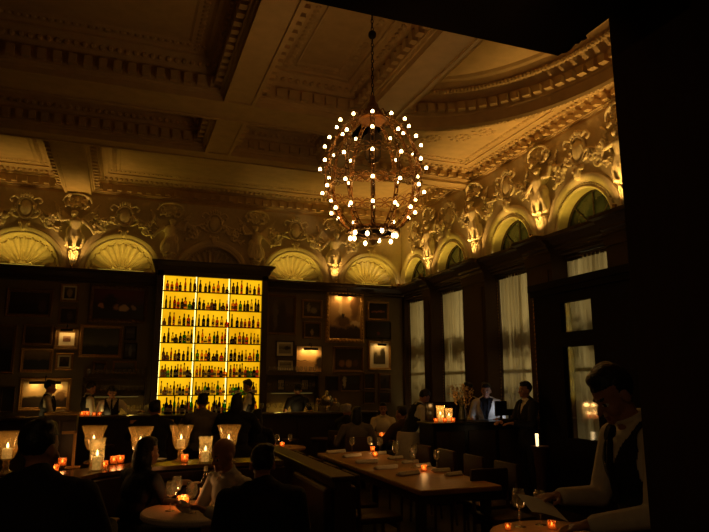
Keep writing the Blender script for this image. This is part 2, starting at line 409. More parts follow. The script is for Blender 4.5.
# shell niches
sn = ['nearest the room corner', 'just right of the bottle cabinet', 'half hidden behind the bottle cabinet', 'just left of the bottle cabinet', 'second left of the bottle cabinet', 'past the left photo edge']
def make_shell():
    t = thing('shell_niche', '', 'shell niche', group='scallop shell niches along the back wall')
    b = MB(); arch_mb(b, AP); beads(b, .697, 44, .011, -.03); b.build('arch_molding', PLR, t, True)
    b = MB(); nr, na, R = 28, 156, .69; vs = []; fl = 13
    for j in range(nr+1):
        r = R*j/nr
        for i in range(na+1):
            a = pi*i/na; q = abs(sin(a*fl)) if j else 0
            rim = .95+.05*abs(sin(a*fl)); d = .26*sqrt(max(0, 1-(r/R)**2))*(.35+.65*min(1, r/R*2.2)) + .04*(q-.4)*min(1, r/.3)*(r < .61) + (.04 if r > .585+.035*q else 0)
            vs.append((r*cos(a), max(-.01, d)+.005, r*sin(a)))
    b.add(vs, [(j*(na+1)+i, j*(na+1)+i+1, (j+1)*(na+1)+i+1, (j+1)*(na+1)+i) for j in range(nr) for i in range(na)])
    b.build('shell_fan', PLR, t, True)
    b = MB()
    for i in range(7):
        a = pi*(i+.5)/7; b.ell((.1*cos(a), .1, .02+.07*sin(a)), (.035, .03, .05))
    b.tube([(-.2, .05, .03), (-.16, .03, .09), (-.1, .05, .06), (0, .04, .05), (.1, .05, .06), (.16, .03, .09), (.2, .05, .03)], .018); b.build('hub_scroll', PLR, t, True)
    b = MB(); b.ell((0, -.06, .8), (.06, .05, .09)); b.tube([(-.08, -.04, .9), (-.09, -.07, .85), (-.04, -.09, .85), (-.02, -.09, .75)], .018); b.tube([(.08, -.04, .9), (.09, -.07, .85), (.04, -.09, .85), (.02, -.09, .75)], .018); b.build('keystone', PLR, t, True)
    return t
shl = many(make_shell)
for x, s in zip(BX, sn): shl((x, YB, ZL), 0, 'cream plaster scallop shell niche, ' + s)

# plaster relief figures standing on corbels
def make_figure(var):
    t = thing('plaster_figure', '', 'relief sculpture', group='plaster relief figures between the arches')
    b = MB(); s = -1 if var else 1; rnd = random.Random(3+var)
    b.cap((0, -.03, .28), (0, -.08, .62), .13, .11); b.cap((0, -.09, .62), (0, -.11, .82), .1, .12)          # robe and chest
    b.cap((.02*s, -.12, .84), (.03*s, -.14, .93), .04, .04); b.ell((.035*s, -.16, 1.0), (.06, .07, .08))           # neck, head
    b.ell((.035*s, -.13, 1.05), (.075, .07, .045)); b.ell((.035*s, -.235, .99), (.012, .02, .022))
    for sx in (-1, 1):
        e = (sx*.27, -.12, .78+.06*sx*s); h = (sx*.33, -.13, 1.0 if sx*s > 0 else .62)
        b.cap((sx*.12, -.1, .87), e, .05, .04); b.cap(e, h, .038, .03); b.ell(h, (.035, .03, .045))
        for k in range(5): b.cap((sx*.1, -.03, .9-.03*k), (sx*(.42-.02*k), -.03, 1.3-.085*k), .03, .02)            # wing feathers
    for k in range(9):                                                                                       # folds
        x = -.12+.03*k; b.tube([(x*.5+.02*s, -.17, .62), (x*.9+.03*s*sin(k), -.18, .45), (x*1.15, -.14, .22+.03*rnd.random())], [.014, .022, .018])
    b.ell((-.06, -.18, .19), (.04, .07, .03)); b.ell((.07, -.18, .19), (.04, .07, .03))
    b.ell((0, -.06, .37), (.2, .13, .26)); b.ell((.03*s, -.07, .58), (.15, .12, .18))
    for k in range(7): b.tube([(-.1+.035*k+.03*s, -.16, .62), (-.15+.05*k+.02*s*sin(k), -.19+.012*abs(k-3), .4), (-.17+.057*k, -.15+.012*abs(k-3), .2)], [.014, .022, .018])
    b.v = [Vector((p.x, p.y*.8, .42+(p.z-.2)*.84)) for p in b.v]
    fused(b, 'figure_body', PLR, t, .010, 1)
    b = MB(); b.lathe((0, 0, .06), [(.0, .0), (.05, .0), (.07, .1), (.08, .22), (.1, .27), (.1, .29), (.125, .3), (.125, .34), (0, .34)], 24)
    for k in range(-2, 3): b.tube([(k*.04, -.105, .34), (k*.035, -.09, .2), (k*.02, -.06, .08)], .012)
    b.tube([(-.09, -.09, .3), (-.05, -.12, .34), (0, -.11, .28), (.05, -.12, .34), (.09, -.09, .3)], .014)
    b.build('corbel', PLR, t, True)
    for sx in (-1, 1):                                                                                      # leafy swags left and right
        b = MB()
        for k in range(26):
            u = k/25; x = sx*(.3+.5*u); z = 1.18-.34*sin(u*pi)*(.7)+.05*u
            for q in range(2):
                c = (x+rnd.uniform(-.03, .03), -.03-rnd.random()*.04, z+rnd.uniform(-.055, .055))
                Mx = Euler((rnd.uniform(-.6, .6), rnd.uniform(0, 3), 0)).to_matrix(); b.ell(c, (.034, .022, .014+.016*rnd.random()), Mx, 7, 5)
        for q in range(7):
            a = q*.9; c = (sx*(.5+.06*cos(a)), -.04, .86+.06*sin(a)); b.ell(c, (.03, .025, .045), Euler((0, a, 0)).to_matrix(), 7, 5)
        b.tube([(sx*.34, -.03, .72), (sx*.42, -.05, .8), (sx*.5, -.05, .78), (sx*.52, -.05, .86), (sx*.46, -.05, .9)], .02)
        for k in range(22):
            c = (sx*rnd.uniform(.26, .5), -.02-rnd.random()*.03, rnd.uniform(.75, 1.1)); b.ell(c, (.04, .03, .016), Euler((rnd.uniform(-.6, .6), rnd.uniform(0, 3), 0)).to_matrix(), 7, 5)
        b.tube([(sx*.46, -.03, .86), (sx*.4, -.04, .95), (sx*.5, -.04, 1.05), (sx*.72, -.03, 1.15)], .022)
        fused(b, 'leaf_swag', PLR, t, .010, 0)
    b = MB(); b.ell((0, -.03, 1.32), (.2, .05, .1)); [b.ell((.24*rnd.uniform(-1, 1), -.05-.03*rnd.random(), 1.32+.1*rnd.uniform(-1, 1)), (.045, .03, .016), Euler((rnd.uniform(-.6, .6), rnd.uniform(0, 3), 0)).to_matrix(), 7, 5) for k in range(34)]; b.tube([(-.28, -.05, 1.3), (-.2, -.1, 1.42), (0, -.12, 1.46), (.2, -.1, 1.42), (.28, -.05, 1.3)], .022)
    for k in range(8): b.ell((-.21+.06*k, -.08, 1.2+.03*sin(k*2)), (.035, .03, .03), None, 7, 5)
    b.v = [Vector((p.x, p.y, p.z+.06)) for p in b.v]; fused(b, 'canopy_scroll', PLR, t, .012, 1)
    return t
fa, fb = many(lambda: make_figure(0)), many(lambda: make_figure(1))
bl = ['towards the room corner', 'above right corner of bottle cabinet', 'above left corner of bottle cabinet', 'under the ceiling beam at left', 'past the left photo edge']
for i, (x, s) in enumerate(zip(BF, bl)): (fb if i % 2 else fa)((x, YB, ZL+.02), 0, 'plaster winged figure on corbel, back wall, ' + s)
rl = ['nearest the room corner', 'between second and third arched windows', 'between third and fourth arched windows', 'beside the foreground pillar']
for i, (y, s) in enumerate(zip(RF, rl)): (fb if i % 2 else fa)((XR, y, ZL+.02), -pi/2, 'plaster winged figure on corbel, window wall, ' + s)
def make_cart():
    t = thing('plaster_cartouche', '', 'relief ornament', group='oval plaster cartouches over the arches')
    b = MB(); b.ell((0, -.02, 1.18), (.12, .07, .17), None, 20, 12); b.build('oval_boss', PLR, t, True)
    b = MB(); b.tube([(.16*cos(2*pi*i/28), -.04, 1.18+.21*sin(2*pi*i/28)) for i in range(28)], .025, closed=True)
    for sx in (-1, 1):
        b.tube([(sx*.12, -.05, .98), (sx*.22, -.06, 1.02), (sx*.26, -.06, 1.1), (sx*.2, -.07, 1.13), (sx*.18, -.07, 1.08)], .022)
        b.tube([(sx*.12, -.05, 1.36), (sx*.22, -.07, 1.4), (sx*.28, -.06, 1.33), (sx*.23, -.07, 1.28)], .022)
    for k in range(5): b.ell((-.1+.05*k, -.06, 1.42+.02*(2-abs(k-2))), (.025, .03, .05), None, 7, 5)
    b.build('scroll_rim', PLR, t, True); return t
ct = many(make_cart)
for x, s in zip(BX, sn): ct((x, YB, ZL), 0, 'oval plaster cartouche above the shell niche ' + s.split(',')[0])
for y, s in zip(RY, ln): ct((XR, y, ZL), -pi/2, 'oval plaster cartouche above the arched window ' + s.split(',')[0].replace('above the long pale curtain', ''))

# ------------------------------------------------------------------ ceiling: beams, coffers, oval dome
def coffer(name, x0, x1, y0, y1, zp, hole=None, leaf=.34):
    """stepped moulding round a recess in the ceiling, dentils and leaf row included; zp = height of its panel"""
    k = (zp-ZC)/.45; W = leaf/.34
    prof = [(.004, -.004), (.004, .05), (.03*W, .055), (.04*W, .085), (.065*W, .09), (.065*W, .27), (.1*W, .28), (.12*W, .31), (.2*W, .36), (.26*W, .4), (.3*W, .405), (.3*W, .43), (.34*W, .45)]
    b = MB(); P = []
    for d, z in prof: P += [(x0+d, y0+d, ZC+z*k), (x1-d, y0+d, ZC+z*k), (x1-d, y1-d, ZC+z*k), (x0+d, y1-d, ZC+z*k)]
    b.add(P, [(j*4+i, j*4+(i+1) % 4, (j+1)*4+(i+1) % 4, (j+1)*4+i) for j in range(len(prof)-1) for i in range(4)])
    D = leaf
    if not hole: b.add([(x0+D, y0+D, zp), (x1-D, y0+D, zp), (x1-D, y1-D, zp), (x0+D, y1-D, zp)], [(0, 1, 2, 3)])
    zd0, zd1 = ZC+.115*k, ZC+.225*k; a, e = .055*W, .155*W
    def row(step, fn):
        for (p, q, o, dx, dy) in ((x0, x1, y0, 0, 1), (x0, x1, y1, 0, -1), (y0, y1, x0, 1, 0), (y0, y1, x1, -1, 0)):
            if hole and dx == 1: continue
            n = max(1, int((q-p-.3)/step)); s = (q-p-.3)/n
            for i in range(n+1): fn(p+.15+i*s, o, dx, dy)
    def dent(u, o, dx, dy):
        w2 = .048
        if dy: ys = sorted((o+dy*a, o+dy*e)); b.box(u-w2, u+w2, ys[0], ys[1], zd0, zd1)
        else: xs = sorted((o+dx*a, o+dx*e)); b.box(xs[0], xs[1], u-w2, u+w2, zd0, zd1)
    row(.19 if hole or y1 > 13 else .17, dent)
    zl = ZC+.34*k; ld = .18*W
    def lf(u, o, dx, dy):
        c = (u, o+dy*ld, zl) if dy else (o+dx*ld, u, zl); b.ell(c, (.04, .04, .035*k), nu=6, nv=4)
    row(.1, lf)
    inner = D-.02
    def bd(u, o, dx, dy):
        c = (u, o+dy*(inner+.1), zp) if dy else (o+dx*(inner+.1), u, zp); b.ell(c, (.045, .045, .025), nu=6, nv=4)
    row(.09, bd)
    b.add([(x0+D+.17, y0+D+.17, zp-.02), (x1-D-.17, y0+D+.17, zp-.02), (x1-D-.17, y1-D-.17, zp-.02), (x0+D+.17, y1-D-.17, zp-.02),
           (x0+D+.2, y0+D+.2, zp+.0), (x1-D-.2, y0+D+.2, zp+.0), (x1-D-.2, y1-D-.2, zp+.0), (x0+D+.2, y1-D-.2, zp+.0)], [(i, (i+1) % 4, 4+(i+1) % 4, 4+i) for i in range(4)]) if not hole else None
    return b
TN = [4]
def trim(b, m=PLC, smooth=False): TN[0] += 1; return struct('trim_%d' % TN[0], b, m, smooth)
XA, XB_, XS0, XS1 = 1.09, 1.52, -1.3, -.8
trim(coffer('', XS1, XR, 10.5, YB, 5.95)); trim(coffer('', -5.9, XS0, 10.5, YB, 5.95))
trim(coffer('', -3.6, XA, 8.75, 10.15, 6.0)); trim(coffer('', XB_, 3.08, 8.75, 10.15, 6.0, leaf=.3))
trim(coffer('', -3.6, XA, 2.6, 8.1, 6.0)); trim(coffer('', XB_, 3.08, 2.6, 8.1, 6.0, leaf=.3))
# beams (soffits) between the coffers
def beam(x0, x1, y0, y1):
    b = MB(); b.box(x0, x1, y0, y1, ZC, 6.3)
    L_ = .05
    if x1-x0 > y1-y0: b.box(x0, x1, y0, y0+L_, ZC-.02, ZC); b.box(x0, x1, y1-L_, y1, ZC-.02, ZC)
    else: b.box(x0, x0+L_, y0, y1, ZC-.02, ZC); b.box(x1-L_, x1, y0, y1, ZC-.02, ZC)
    trim(b)
beam(-6, XR, 10.15, 10.5); beam(-6, 3.57, 8.1, 8.75); beam(XA, XB_, -2, 8.1); beam(3.08, 3.57, -2, 10.15); beam(XS0, XS1, 10.5, YB-.02)
beam(XA, XB_, 8.75, 10.15); beam(-6, -3.6, -2, 10.15); beam(-3.6, 3.57, -2, 2.6)
# oval dome bay
EC, EA, EB = (3.58, 5.62), 2.3, 2.72
def ep(t, d=0): return (EC[0]+(EA-d)*cos(t), EC[1]+(EB-d)*sin(t))
ZP = 5.8
b = coffer('', 3.57, XR, 2.6, 10.15, ZP, hole=True)
n = 60; D = .34; x0, x1, y0, y1 = 3.57+D, XR-D, 2.6+D, 10.15-D
def hit(t):
    dx, dy = cos(t), sin(t); k = []
    if dx > 1e-6: k.append((x1-EC[0])/dx)
    if dy > 1e-6: k.append((y1-EC[1])/dy)
    if dy < -1e-6: k.append((y0-EC[1])/dy)
    k = min(k); return (EC[0]+dx*k, EC[1]+dy*k)
ts = [-pi/2+pi*i/n for i in range(n+1)]
for i in range(n):
    o = [hit(ts[i]), hit(ts[i+1])]; e = [ep(ts[i]), ep(ts[i+1])]
    if (Vector(o[0])-Vector(EC)).length > (Vector(e[0])-Vector(EC)).length*.98:
        b.add([(*o[0], ZP), (*o[1], ZP), (*e[1], ZP), (*e[0], ZP)], [(0, 1, 2, 3)])
rn = random.Random(5)
for cx, cy in ((5.2, 8.75), (4.75, 8.95), (5.45, 8.4), (4.4, 9.05)):            # relief scrolls in the spandrel
    for k in range(14):
        a = k*.7; r = .03+.013*k; b.ell((cx+r*cos(a), cy+r*sin(a), ZP), (.04, .035, .02), nu=6, nv=4)
trim(b)
prof = [(-.04, ZP+.01), (-.03, 5.64), (.0, 5.57), (.03, 5.54), (.1, 5.54), (.12, 5.58), (.12, 5.74), (.14, 5.76), (.14, 5.98), (.2, 6.0), (.38, 6.1), (.42, 6.16), (.47, 6.18), (.5, 6.22)]
b = MB(); K = len(prof); V = []
for t in ts:
    for d, z in prof: V.append((*ep(t, d), z))
b.add(V, [(i*K+j, i*K+j+1, (i+1)*K+j+1, (i+1)*K+j) for i in range(n) for j in range(K-1)])
b.add([(*ep(t, .5), 6.22) for t in ts], [tuple(range(n+1))])
nd = 44
for i in range(nd):
    t = -pi/2+pi*(i+.5)/nd; px, py = ep(t, .19); q = Matrix.Translation((px, py, 5.85)) @ Matrix.Rotation(t, 4, 'Z'); b.M = q; b.box(-.06, .06, -.055, .055, -.05, .06); b.M = Matrix.Identity(4)
for i in range(120):
    t = -pi/2+pi*(i+.5)/120; px, py = ep(t, .34); b.ell((px, py, 6.05), (.05, .045, .035), Matrix.Rotation(t, 4, 'Z'), 6, 4)
for i in range(150):
    t = -pi/2+pi*(i+.5)/150; px, py = ep(t, .08); b.ell((px, py, 5.54), (.018, .018, .012), nu=5, nv=4)
trim(b)

# ------------------------------------------------------------------ dark foreground beam, pillar and carved bracket
zb = at(545, 53, Y=1.735).z
xe = at(558, 53, Y=1.735).x
b = MB(); b.box(-3, xe, 1.25, 1.735, zb, zb+1.2); b.box(-3, xe, 1.2, 1.25, zb+.1, zb+1.2)
pts = [at(x, y, Y=1.735) for x, y in ((556, 40), (574, 44), (578, 37), (590, 29), (600, 20), (609, 12), (640, -25), (556, -60))]
n_ = len(pts); b.add([(p.x, y, p.z) for y in (1.735, 1.6) for p in pts], [tuple(range(n_)), tuple(range(2*n_-1, n_-1, -1))]+[(i, (i+1) % n_, n_+(i+1) % n_, n_+i) for i in range(n_)])
trim(b, BLK)
b = MB(); px_ = at(629, 266, Y=1.735).x; b.box(px_, px_+.9, 1.0, 1.735, 0, zb+.6)
b.box(px_-.0, px_+.92, .98, 1.74, 0, .25); b.box(px_+.15, px_+.75, .985, 1.0, .5, zb-.3); trim(b, mat('dark_pillar_wood', (.035, .02, .01), .4, wood=True, scale=3, var=.2))
t = thing('carved_bracket', 'dark carved scroll bracket where the foreground beam meets the pillar', 'bracket', at(570, 40, Y=1.72))
b = MB(); rn = random.Random(2); o_ = t.location; pl = [at(x, y, Y=1.72)-o_ for x, y in ((542, 42), (552, 44), (563, 44), (570, 38), (580, 30), (592, 22), (604, 12))]
b.tube(pl, [.03, .034, .036, .032, .026, .024, .022])
for k in range(24):
    q = pl[k*6//24].lerp(pl[k*6//24+1], (k % 4)/4); b.ell(q+Vector((0, -.01, -.012+.012*rn.random())), (.018, .025, .02), None, 8, 6)
fused(b, 'carved_leaves', BLK, t, .006, 1)
b = MB(); b.tube([(.0+.035*cos(a*.5)*(1-a/16), -.035, -.01+.035*sin(a*.5)*(1-a/16)) for a in range(13)], .011); b.build('scroll', BLK, t, True)

# ------------------------------------------------------------------ chandelier
CH = Vector((2.3, 5.72, 0)); zt, zbm = at(373, 104, Y=5.72).z, at(373, 246, Y=5.72).z
cz = at(373, 176, Y=5.72).z; RR = .5
CH.x = at(373, 172, Y=5.72).x
t = thing('chandelier', 'large globe chandelier of openwork bronze ribs set with glowing bare bulbs', 'chandelier', (CH.x, CH.y, cz))
H2 = .665
def rib_pt(el, r=RR): return (r*cos(el), H2*sin(el))
for k in range(12):
    a = 2*pi*k/12+.13; ca, sa = cos(a), sin(a); b = MB()
    for off in (-.016, .016):
        pts = []
        for i in range(21):
            el = -radians(62)+radians(134)*i/20; r, z = rib_pt(el); pts.append((r*ca-off*sa, r*sa+off*ca, z))
        b.tube(pts, .0055, 6)
    for i in range(18):
        el = -radians(60)+radians(130)*i/17; r, z = rib_pt(el); b.ell((r*ca, r*sa, z), (.017, .017, .013), nu=6, nv=4)
        if i % 2: b.tube([(r*ca-.016*sa, r*sa+.016*ca, z-.02), ((r-.02)*ca, (r-.02)*sa, z), (r*ca+.016*sa, r*sa-.016*ca, z+.02)], .004, 5)
    for el in (-.72, -.34, .06, .45, .86):                          # candle arms
        r, z = rib_pt(el); b.tube([(r*ca, r*sa, z), ((r+.04)*ca, (r+.04)*sa, z-.012), ((r+.055)*ca, (r+.055)*sa, z+.01)], .005, 5); b.lathe(((r+.055)*ca, (r+.055)*sa, z+.008), [(.006, 0), (.016, .012), (.012, .016)], 8)
    b.build('rib', BRONZE, t, True)
nb = 0
for k in range(12):
    a = 2*pi*k/12+.13
    for el in (-.72, -.34, .06, .45, .86):
        r, z = rib_pt(el)
        if nb == 0:
            b = MB(); b.lathe((0, 0, 0), [(.006, 0), (.014, .009), (.0165, .02), (.012, .034), (0, .042)], 12); bo = b.build('bulb', BULB, t, True); o = bo
        else: o = bo.copy(); COL.objects.link(o)
        o.location = ((r+.055)*cos(a), (r+.055)*sin(a), z+.02); nb += 1
for k in range(10):                                                # cluster round the bottom ring
    a = 2*pi*k/10+.3; o = bo.copy(); COL.objects.link(o); o.location = (.235*cos(a), .235*sin(a), -.66 if k % 2 else -.69); o.scale = (1.15,)*3
    if k % 3 == 0: pass
for (z, r) in ((.15, RR*.965), (-.15, RR*.965)):
    b = MB()
    for q in range(12):
        a0 = 2*pi*q/12+.13; a1 = a0+2*pi/12; am = (a0+a1)/2
        for s in (-1, 1):
            b.tube([(r*cos(a0), r*sin(a0), z), (r*cos(a0*.75+a1*.25), r*sin(a0*.75+a1*.25), z+s*.05), (r*cos(am), r*sin(am), z+s*.012), (r*cos(a0*.25+a1*.75), r*sin(a0*.25+a1*.75), z+s*.05), (r*cos(a1), r*sin(a1), z)], .006, 5)
            b.tube([(r*cos(am)+.025*cos(v)*-sin(am), r*sin(am)+.025*cos(v)*cos(am), z+s*.035+.025*sin(v)) for v in (0, 1.05, 2.1, 3.15, 4.2, 5.25)], .004, 5, True)
    b.tube([(r*cos(2*pi*i/36), r*sin(2*pi*i/36), z+.0) for i in range(36)], .006, 5, True)
    b.build('scroll_band', BRONZE, t, True)
b = MB(); zr = -.6
b.lathe((0, 0, zr), [(.2, -.02), (.25, -.02), (.26, 0), (.25, .03), (.2, .03), (.2, -.02)], 36)
for i in range(30): a = 2*pi*i/30; b.ell((.262*cos(a), .262*sin(a), zr), (.014, .014, .02), nu=6, nv=4)
for i in range(6): a = 2*pi*i/6; b.tube([(.21*cos(a), .21*sin(a), zr), (.12*cos(a), .12*sin(a), zr-.04), (.03*cos(a), .03*sin(a), zr-.03)], .008)
b.build('bottom_ring', BRONZE, t, True)
b = MB(); b.lathe((0, 0, zr-.14), [(0, 0), (.02, .01), (.03, .03), (.055, .05), (.06, .08), (.045, .11), (.05, .13), (.03, .15), (.012, .18), (.02, .2), (0, .24)], 18); b.build('finial', BRONZE, t, True)
b = MB(); zq = .3
b.lathe((0, 0, zq-.14), [(0, -.02), (.06, 0), (.085, .05), (.09, .2), (.1, .24), (.1, .27), (.06, .3), (.045, .36), (0, .37)], 16); b.cyl((0, 0, zq-.9), (0, 0, zq-.14), .008); b.build('inner_lantern', IRON, t, True)
b = MB(); zk = .62
b.lathe((0, 0, zk), [(.13, -.02), (.15, 0), (.15, .03), (.11, .06), (.1, .1), (.07, .12), (.06, .17), (.035, .2), (.03, .26), (.015, .28)], 24)
for i in range(12):
    a = 2*pi*i/12+.13; b.tube([(.145*cos(a), .145*sin(a), zk+.01), (.2*cos(a), .2*sin(a), zk+.05), (.24*cos(a), .24*sin(a), zk+.0), (.2*cos(a), .2*sin(a), zk-.03)], .007, 5); b.ell((.15*cos(a), .15*sin(a), zk+.04), (.018, .018, .025), nu=6, nv=4)
b.build('crown', BRONZE, t, True)
b = MB(); z = zk+.27; k = 0
while cz+z < 5.93:
    R_ = Matrix.Rotation(pi/2*(k % 2), 4, 'Z')
    b.tube([R_ @ Vector((.013*cos(v), 0, z+.03+.03*sin(v))) for v in [2*pi*i/10 for i in range(10)]], .005, 5, True); z += .047; k += 1
b.ell((0, 0, at(373, 35, Y=5.72).z-cz), (.045, .045, .05)); b.lathe((0, 0, 5.9-cz), [(.02, 0), (.08, .05), (.1, .1), (0, .1)], 16)
b.build('chain', IRON, t, True)

# ------------------------------------------------------------------ back-lit bottle cabinet
CY = 13.12
c0, c1 = at(164, 275, Y=CY), at(262.5, 279, Y=CY); xi0, xi1 = c0.x, c1.x; zi1 = c0.z; zi0 = 1.02
shz = [at(163, y, Y=CY).z for y in (289.8, 307.6, 324.7, 342, 360, 376.7, 395)]
t = thing('bottle_cabinet', 'tall dark wooden bar cabinet with backlit amber panel and shelves of bottles', 'cabinet', ((xi0+xi1)/2, YB, 0))
ox = (xi0+xi1)/2; Wc = (xi1-xi0)/2
b = MB(); b.box(-Wc-.13, -Wc, CY-YB, -.22, 0, zi1+.1); b.box(Wc, Wc+.13, CY-YB, -.22, 0, zi1+.1); b.box(-Wc-.13, Wc+.13, -.3, -.22, 0, zi1+.1); b.box(-Wc-.13, Wc+.13, CY-YB, -.22, 0, zi0); b.build('carcass', WOOD, t)
b = MB(); pr = [(0, zi1), (0, zi1+.1), (.03, zi1+.12), (.05, zi1+.2), (.13, zi1+.26), (.14, zi1+.3), (-.38, zi1+.3), (-.38, zi1)]
V = [(sx*(Wc+.12+max(0, d)), CY-YB-d, z) for sx in (-1, 1) for d, z in pr]; n = len(pr); b.add(V, [(i, (i+1) % n, n+(i+1) % n, n+i) for i in range(n)]+[tuple(range(n)), tuple(range(n, 2*n))]); b.build('cornice', WOOD, t)
def glow_mat():
    m, nt, out = newmat('backlit_amber_panel'); N = nt.nodes; L = nt.links; e = N.new('ShaderNodeEmission'); n = N.new('ShaderNodeTexNoise'); n.inputs['Scale'].default_value = 1.6
    tc = N.new('ShaderNodeTexCoord'); L.new(tc.outputs['Object'], n.inputs[0]); r = N.new('ShaderNodeValToRGB'); L.new(n.outputs[0], r.inputs[0])
    r.color_ramp.elements[0].color = (.72, .32, .002, 1); r.color_ramp.elements[0].position = .3; r.color_ramp.elements[1].color = (1, .51, .006, 1); r.color_ramp.elements[1].position = .7
    L.new(r.outputs[0], e.inputs[0]); e.inputs[1].default_value = 1.0; L.new(e.outputs[0], out.inputs[0]); return m
b = MB(); b.box(-Wc, Wc, -.315, -.305, zi0, zi1); b.build('backlit_panel', glow_mat(), t)
for k, z in enumerate(shz+[zi0+.02]):
    b = MB(); b.box(-Wc, Wc, CY-YB+.01, -.315, z-.022, z); b.build('shelf', WOOD, t)
for k in (1, 2):
    x = -Wc+2*Wc*k/3; b = MB(); b.box(x-.012, x+.012, CY-YB+.03, -.315, zi0, zi1); d = b.build('divider', WOODR, t)
    b = MB(); b.box(x-.03, x-.013, -.33, -.316, zi0, zi1); b.build('light_strip', emis('led_strip', (1, .75, .2), 3.5), d)
b = MB(); b.box(-Wc-.0, -Wc+.01, -.33, -.316, zi0, zi1); b.build('light_strip', emis('led_strip', (1, .75, .2), 3.5), t)
LABM = mat('paper_label', (.6, .5, .3), .7); CAPM = mat('dark_cap', (.03, .02, .015), .4)
GLS = {'dark brown': bottle_glass('brown_glass', (.12, .04, .01)), 'green': bottle_glass('green_glass', (.08, .35, .04)), 'amber': bottle_glass('amber_spirit', (.75, .28, .02)),
       'clear': bottle_glass('clear_spirit', (.85, .75, .45)), 'red': bottle_glass('red_spirit', (.6, .05, .01)), 'black': bottle_glass('black_glass', (.015, .01, .008))}
BP = {'tall': [(0, 0), (.036, 0), (.038, .01), (.038, .17), (.03, .2), (.014, .23), (.013, .3), (.015, .305), (.015, .32), (0, .32)],
      'shouldered': [(0, 0), (.042, 0), (.043, .01), (.043, .15), (.036, .175), (.014, .19), (.014, .24), (.018, .245), (.018, .27), (0, .27)],
      'squat': [(0, 0), (.052, 0), (.056, .02), (.054, .09), (.03, .125), (.014, .14), (.014, .17), (.02, .175), (.02, .2), (0, .2)],
      'slim': [(0, 0), (.028, 0), (.03, .01), (.028, .2), (.012, .26), (.012, .33), (.014, .335), (.014, .35), (0, .35)]}
BM = {}
def bottle_mesh(sh, col):
    if (sh, col) in BM: return BM[sh, col]
    b = MB(); p = BP[sh]; b.lathe((0, 0, 0), p[:-3], 10); b.cur = 1; b.lathe((0, 0, 0), [(p[-3][0]+.001, p[-3][1]-.03), p[-3], p[-2], p[-1]], 8)
    b.cur = 2; h = p[3][1]; b.lathe((0, 0, 0), [(p[3][0]+.0015, h*.25), (p[3][0]+.0015, h*.72)], 10, pi*1.15, pi*1.85)
    me = b.mesh('bottle', True); [me.materials.append(q) for q in (GLS[col], CAPM, LABM)]; BM[sh, col] = me; return me
rb = random.Random(11); SH = ['top', 'second', 'third', 'fourth', 'fifth', 'sixth', 'seventh', 'bottom']
for r, z in enumerate(shz+[zi0+.02]):
    for bay, bn in enumerate(('left', 'middle', 'right')):
        n = [7, 8, 7, 8, 8, 10, 10, 9][r]; x0 = -Wc+2*Wc*bay/3+.07; x1 = -Wc+2*Wc*(bay+1)/3-.06
        for k in range(n):
            col = rb.choices(list(GLS), [5, 1.6, 3, 1.6, 1.2, 4] if r < 5 else [3, 1.5, 4, 3.5, 1, 3])[0]; sh = rb.choices(list(BP), [4, 4, 1.3, 2])[0]
            o = bpy.data.objects.new('bottle', bottle_mesh(sh, col)); COL.objects.link(o)
            o.location = (ox+x0+(x1-x0)*(k+rb.uniform(-.15, .15)*(n > 1))/(n-1), YB-.345-.0 if False else 13.155+rb.uniform(-.02, .015), z); s = rb.uniform(.7, .88); o.scale = (s*1.02, s*1.02, s*rb.uniform(.9, 1.02)); o.rotation_euler = (0, 0, rb.uniform(-.4, .4))
            tag(o, '%s %s bottle, %s from left in the %s bay, %s shelf' % (sh, col, ORD[k], bn, SH[r]), 'bottle', 'bottles in the backlit cabinet')

